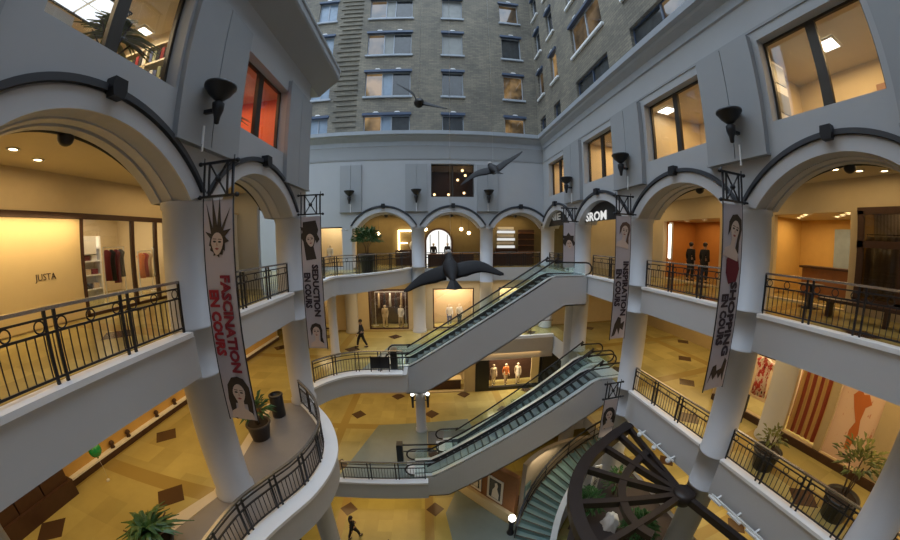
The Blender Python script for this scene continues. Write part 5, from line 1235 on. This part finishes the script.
def lightbox(name, label, x0, y0, x1, y1, z, m, nx=1, ny=1, group=None):
    r = thing(name, label, 'ceiling light', ((x0+x1)/2, (y0+y1)/2, z), group)
    mb = MB(); mb.slab([[(x0-.05, y0-.05), (x1+.05, y0-.05), (x1+.05, y1+.05), (x0-.05, y1+.05)], [(x0, y0), (x1, y0), (x1, y1), (x0, y1)]], lambda a, b, d: (a, b, d), z-.05, z); mb.build('frame', 'iron' if nx*ny > 1 else 'white_paint', r)
    for i in range(nx):
        for j in range(ny):
            a, b = x0+(x1-x0)*i/nx, x0+(x1-x0)*(i+1)/nx; c, d = y0+(y1-y0)*j/ny, y0+(y1-y0)*(j+1)/ny; e = .03 if nx*ny > 1 else 0
            mb = MB(); mb.box(a+e, c+e, z-.03, b-e, d-e, z-.01); mb.build('diffuser', m, r)
lightbox('ceiling_light', 'large gridded bright ceiling light in the office behind the nearest left window', -8.2, 2.9, -7.0, 4.45, 11.88, 'skylight', 2, 2)
lightbox('ceiling_light', 'small ceiling light near the bookcase of the left office', -7.3, 5.0, -7.05, 5.3, 11.88, 'lamp_white')
lightbox('ceiling_light', 'square ceiling light behind the nearest right window', 10.0, 2.85, 10.65, 3.3, 11.88, 'lamp_white')
lightbox('ceiling_light', 'square ceiling light behind the second right window', 9.4, 9.0, 10.0, 9.6, 11.88, 'lamp_white')
lightbox('ceiling_light', 'square ceiling light behind the third right window', 10.3, 12.2, 11.1, 12.8, 11.88, 'lamp_white')
r = thing('office_door', 'brown door in the office behind the nearest right window', 'door', (12.5, 2.1, 9.1))
mb = MB(); mb.box(12.2, 1.6, 9.14, 12.28, 2.5, 11.1); mb.build('leaf', 'brown_wood', r); mb = MB(); mb.ball((12.17, 1.7, 10.0), .04); mb.build('knob', 'steel', r)
r = thing('wall_cabinet', 'pale office cabinet at the edge of the nearest right window', 'cabinet', (9.6, 4.9, 9.1))
mb = MB(); mb.box(9.2, 4.55, 9.14, 10.2, 4.98, 11.7); mb.build('body', 'white_paint', r)
for z in (9.2, 10.1, 11.0):
    mb = MB(); mb.box(9.25, 4.53, z, 10.15, 4.55, z+.6); mb.build('door', 'pane_blind', r)
for i, (x, y, z) in enumerate(((2.5, 20.8, 11.5), (2.8, 21.5, 11.3), (2.3, 22.2, 11.1), (.5, 22.5, 10.0), (1.6, 22.5, 10.0), (2.8, 22.3, 10.1))):
    r = thing('pendant_light', 'warm pendant lamp behind the square far window, %s' % ['nearest the glass at top right', 'second at top right', 'third at top right', 'low on the left', 'low in the middle', 'low on the right'][i], 'lamp', (x, y, z), 'pendant lamps behind the square far window')
    mb = MB(); mb.ball((x, y, z), .1); mb.build('globe', 'lamp_warm', r); mb = MB(); mb.tube([(x, y, z+.08), (x, y, 11.9)], .01, 5); mb.build('cord', 'iron', r)

# downlights: one kind, many copies
def downlights(pts, where, grp):
    proto_ = None
    for i, (x, y, z) in enumerate(pts):
        if proto_ is None:
            r = thing('downlight', where, 'downlight', (x, y, z), grp)
            mb = MB(); mb.lathe([(.1, -.0), (.15, -.0), (.15, -.03), (.1, -.02)], (x, y, z), 16); mb.build('trim_ring', 'white_paint', r)
            mb = MB(); mb.lathe([(0, -.012), (.1, -.012)], (x, y, z), 16); mb.build('bulb', 'lamp_warm', r, 'lit bulb'); proto_ = r
        else:
            c = dup(proto_); c.location = (x, y, z)
for g_, pts, w in (('downlights of the upper left gallery', [(-8.4, 3.1, 8.5), (-8.9, 3.9, 8.5), (-8.4, 8., 8.5)], 'small recessed downlight in the ceiling of the upper left gallery'),
                   ('downlights of the upper right gallery', [(10.6, 3.6, 8.5), (11.2, 3.1, 8.5), (11.6, 2.5, 8.5), (11.2, 7.6, 8.5), (11.2, 12.5, 8.5)], 'small recessed downlight in the ceiling of the upper right gallery'),
                   ('spotlights of the restaurant and bar', [(12.8+.5*(i % 3), 9.0+.4*i, 7.58) for i in range(9)]+[(13+.6*(i % 4), 3.8+.4*i, 7.58) for i in range(8)], 'tiny bright ceiling spot in the lit shops of the upper right gallery'),
                   ('downlights of the far upper gallery', [(x, 22.3, 8.48) for x in (-4.6, -3, -.2, 1.8, 3.4, 5.6, 7.6)], 'small recessed downlight in the ceiling of the far upper gallery'),
                   ('downlights of the boutique', [(-11.8, 6.4, 8.18), (-12.4, 8.2, 8.18), (-12.4, 9.8, 8.18), (-13.6, 7.2, 8.18)], 'recessed downlight in the ceiling of the left boutique'),
                   ('downlights of the lower shops', [(4.4, 19.7, -1.52), (5.5, 19.7, -1.52), (6.6, 19.7, -1.52), (.4, 19.7, -1.52), (1.6, 19.7, -1.52)], 'recessed downlight in the ceiling of the lower shops')):
    downlights(pts, w, g_)
r = thing('strip_light', 'upright glowing strip on the wall behind the second right arch', 'lamp', (11.95, 11.3, 6.3))
mb = MB(); mb.box(11.98, 11.72, 5.6, 12.06, 11.8, 7.3); mb.build('tube', 'lamp_white', r); mb = MB(); mb.box(12.06, 11.68, 5.5, 12.18, 11.84, 7.4); mb.build('backplate', 'steel', r)
# middle right displays
r = thing('patterned_dress_display', 'two red and black patterned dresses on a hanging frame in the middle right display', 'display', (11.9, 4.9, .25))
for i, y in enumerate((6.0, 5.35)):
    o = garment(r, 11.95, y, 2.35, .85, 1.5, 'print_dress', PI/2, 'dress')
mb = MB(); mb.bar((11.85, 4.85, 2.42), (11.85, 6.5, 2.42), .04, .04); mb.bar((11.85, 4.85, .0), (11.85, 4.85, 2.4), .04, .04); mb.bar((11.85, 6.5, .0), (11.85, 6.5, 2.4), .04, .04); mb.build('frame', 'iron', r)
column(11.05, 4.75, 0, 3.55, .4, 'round beige column in front of the middle right shops')
r = thing('striped_curtain', 'orange and brown striped curtain in the middle right shop window', 'curtain', (11.8, 2.65, .3))
mb = MB(); pts = [(11.85+.03*math.sin(i*1.45), 3.2+i*.043, 1.55) for i in range(31)]
mb.sweep(pts, [(-.01, -1.3), (.01, -1.3), (.01, 1.3), (-.01, 1.3)]); mb.build('cloth', 'curtain_stripe', r)
mb = MB(); mb.bar((11.85, 3.15, 2.86), (11.85, 4.6, 2.86), .03, .03); mb.build('curtain_pole', 'dark_wood', r)
r = thing('poster', 'large pink poster of a dancing figure in the middle right shop window', 'poster', (11.6, 1.05, .3))
mb = MB(); mb.box(11.6, 1.72, .28, 11.63, 3.03, 2.88); mb.build('sheet', 'print_pink', r)
mb = MB(); F = [(y+1.25, z) for y, z in [(1.15, .7), (1.2, 1.3), (1.1, 1.6), (1.28, 2.0), (1.4, 2.35), (1.22, 2.6), (1.1, 2.45), (.95, 2.5), (.8, 2.25), (.95, 2.1), (.98, 1.7), (.9, 1.3), (1.02, .7)]]
mb.slab([F], lambda a, b, d: (11.595-d, a, b), 0, .006); mb.build('printed_figure', 'cloth_orange', r)
mb = MB(); mb.slab([[(2.2, .5), (2.5, .5), (2.5, .56), (2.2, .56)]], lambda a, b, d: (11.595-d, a, b), 0, .006); mb.build('printed_line', 'text_dark', r)
r = thing('floor_stand', 'dark board on legs on the middle right floor before the dresses', 'stand', (11.0, 6.0, 0))
mb = MB(); mb.box(10.98, 5.8, .5, 11.03, 6.2, 1.15); mb.build('board', 'black_plastic', r)
for y in (5.85, 6.15):
    mb = MB(); mb.bar((11.0, y, 0), (11.0, y, .5), .04, .04); mb.build('leg', 'iron', r)
mb = MB(); mb.box(11.42, -4, 0, 11.5, 7.7, .25); struct(mb, 'baseboard_right', 'dark_wood', 'dark plinth along the middle right shops', 'baseboard')
# lower and middle left shops
r = thing('shop_display', 'dark shop display cases along the left wall at the lower left edge', 'display', (-10.1, 2.7, 0))
for i, y in enumerate((1.2, 2.0, 2.8)):
    mb = MB(); mb.box(-10.2, y, .5, -9.9, y+.76, 1.5); mb.build('case', 'dark_wood', r)
mb = MB(); mb.box(-10.25, 1.1, 0, -9.8, 3.65, .5); mb.build('plinth', 'dark_wood', r)
mb = MB(); mb.box(-10.25, 1.1, 1.5, -9.85, 3.65, 1.55); mb.build('countertop', 'pale_paving', r)
for i, y in enumerate((5.5, 6.2, 7.6, 8.6)):
    t = thing('small_ornament', 'small dark object on the plinth rail, %s from the balloon' % ords[i], 'ornament', (-10.3, y, .26), 'small objects on the left plinth rail')
    mb = MB(); mb.lathe([(0, 0), (.08, 0), (.05, .1), (.1, .16), (.06, .24), (0, .25)], (-10.3, y, .26), 10); mb.build('vase', 'dark_wood', t)
r = thing('shop_counter', 'low dark counter in the lower shop under the upper escalator', 'counter', (.9, 19.9, L0))
mb = MB(); mb.box(.0, 19.5, L0, 2.2, 20.1, L0+.75); mb.build('front', 'dark_wood', r); mb = MB(); mb.box(-.05, 19.45, L0+.75, 2.25, 20.15, L0+.82); mb.build('countertop', 'cream_panel', r)
r = thing('shop_partition', 'black shop partition right of the lower display', 'panel', (9.0, 18.8, L0))
mb = MB(); mb.box(8.15, 18.7, L0, 10.2, 18.98, -1.2); mb.build('panel', 'rubber', r); mb = MB(); mb.box(8.15, 18.66, -2.0, 10.2, 18.7, -1.9); mb.build('strip', 'iron', r)
r = thing('shop_partition', 'cream strip partition beside the lower display', 'panel', (7.9, 18.9, L0))
mb = MB(); mb.box(7.35, 18.9, L0+.4, 7.95, 18.98, -1.75); mb.build('panel', 'cream_panel', r)

# ------------------------------------------------------------------ light
def area(name, loc, sx, sy, power, col=(1, .70, .36), rot=(0, 0, 0), spread=180):
    l = bpy.data.lights.new(name, 'AREA'); l.shape = 'RECTANGLE'; l.size = sx; l.size_y = sy; l.energy = power; l.color = col; l.spread = math.radians(spread)
    o = bpy.data.objects.new(name, l); COL.objects.link(o); o.location = loc; o.rotation_euler = rot; return o
W1 = (1, .68, .32); W2 = (1, .66, .28); WW = (1, .80, .52)
K = 1.
for y in (-1.5, 3.2, 8.2): area('gallery_light', (-8.1, y, 8.42), 2.5, 3.2, 44*K, W1)
for y in (-1., 3, 8, 13, 18): area('gallery_light', (10.7, y, 8.42), 1.8, 3.2, 26*K, W1)
for x in (-3.1, 1.7, 6.6): area('gallery_light', (x, 22.3, 8.4), 3, 1.6, 48*K, W1)
area('panel_fill', (-9.45, 2.6, 7.42), .2, 6, 60, W1, (0, .45, 0), 120)  # added strip without a fitting, brightens the cream panel
area('boutique_light', (-12.8, 7.8, 8.1), 3, 4, 150*K, WW)
area('bar_light', (14.4, 5.3, 7.5), 2, 3, 70*K, W1); area('restaurant_light', (14, 10.8, 7.5), 2, 3, 38*K, W1); area('curtained_light', (13., .5, 7.9), .8, 4, 30*K, WW)
area('shop_light', (-7.4, 21.6, 7.9), 2, 1.2, 60*K, WW)
for x, y, sx, sy, p in ((-7.8, 0, 3.5, 5, 90), (-7.8, 6, 3.5, 5, 90), (-7.8, 12, 3.5, 5, 90), (-3.2, 18., 3.5, 2.5, 60), (3, 19.0, 6, 1.2, 40), (10, 0, 2, 5, 75), (10, 6, 2, 5, 75), (13, 12, 4, 5, 110), (18, 13, 4, 6, 110)):
    area('gallery_light', (x, y, 3.5), sx, sy, p*K, W2)
for x, y, sx, sy, p in ((-8, 15, 6, 5, 120), (-2, 16.8, 5, 3.5, 85), (5, 18.2, 5, 1.4, 60), (13, 6, 4, 8, 150), (13, 17, 4, 4, 60)):
    area('gallery_light', (x, y, -1.05 if x < 9 else -1.4), sx, sy, p*K, W2)
for x, y, sx, sy, p in ((-4, 13.5, 6, 4, 170), (2.5, 16.5, 5, 3, 80), (13, 8, 4, 8, 80), (-9, 4, 5, 6, 60)):
    area('low_light', (x, y, -5.6), sx, sy, p*K, W2)
area('far_room_light', (1.7, 21.5, 11.8), 2, 1.5, 14, W1); area('stair_light', (6.2, 12.2, -5.2), 2, 1, 18, WW); area('garden_fill', (9.2, 8., -1.5), 1, 3, 110, WW)  # the garden one has no fitting, added to brighten the plants
for x, y, p in ((-2.9, 21.1, 60), (1.75, 21.1, 130), (6.3, 21.1, 130), (-7.7, 21.1, 40)): area('display_light', (x, y, 3.15), 2.4, .9, p*K, WW)
area('display_light', (5.9, 19.7, -1.55), 3, .9, 190*K, WW); area('display_light', (.9, 20, -1.55), 2.6, 1, 40*K, WW)
area('display_light', (12.5, 5.9, 3.35), 1.4, 3.4, 90*K, WW); area('display_light', (12.5, 2, 3.35), 1.4, 4, 110*K, WW)
area('office_light', (-7.4, 3.3, 11.8), 2.2, 3, 110*K, (1, .78, .48)); area('office_light', (-7, 8.0, 11.8), 2, 3, 90*K, (1, .6, .3))
for y in (2.9, 7.9, 12.9, 17.9): area('office_light', (10.5, y, 11.8), 2, 2.4, 100*K, W1)
w = bpy.data.worlds.new('sky'); sc.world = w; w.use_nodes = True
bg = w.node_tree.nodes['Background']; bg.inputs[0].default_value = (.70, .84, 1., 1)
tcw = w.node_tree.nodes.new('ShaderNodeTexCoord'); spw = w.node_tree.nodes.new('ShaderNodeSeparateXYZ'); mrw = w.node_tree.nodes.new('ShaderNodeMapRange')   # overcast sky, brightest overhead
w.node_tree.links.new(tcw.outputs['Generated'], spw.inputs[0]); w.node_tree.links.new(spw.outputs[2], mrw.inputs[0]); w.node_tree.links.new(mrw.outputs[0], bg.inputs[1])
mrw.inputs[1].default_value = .2; mrw.inputs[2].default_value = 1.; mrw.inputs[3].default_value = .5; mrw.inputs[4].default_value = 4.6

# ------------------------------------------------------------------ camera: a fisheye lens
cd = bpy.data.cameras.new('camera'); cam = bpy.data.objects.new('camera', cd); COL.objects.link(cam); sc.camera = cam
cd.type = 'PANO'; cd.panorama_type = 'FISHEYE_LENS_POLYNOMIAL'; cd.sensor_width = 36; cd.sensor_fit = 'HORIZONTAL'; cd.fisheye_fov = math.radians(200)
cd.fisheye_polynomial_k0 = 0
cd.fisheye_polynomial_k1, cd.fisheye_polynomial_k2, cd.fisheye_polynomial_k3, cd.fisheye_polynomial_k4 = -8.73308824e-02, 1.69505703e-04, 5.77700169e-05, -1.31795306e-06
cd.clip_start = .05; cd.clip_end = 300
cam.matrix_world = Matrix.Translation((0, 0, CAMZ))@Matrix.Rotation(-.0747, 4, 'Z')@Matrix.Rotation(PI/2-.097, 4, 'X')@Matrix.Rotation(-.0061, 4, 'Z')
vs_ = sc.view_settings; vs_.view_transform = 'Standard'; vs_.look = 'None'; vs_.gamma = 1; vs_.use_curve_mapping = False; vs_.exposure = 0.
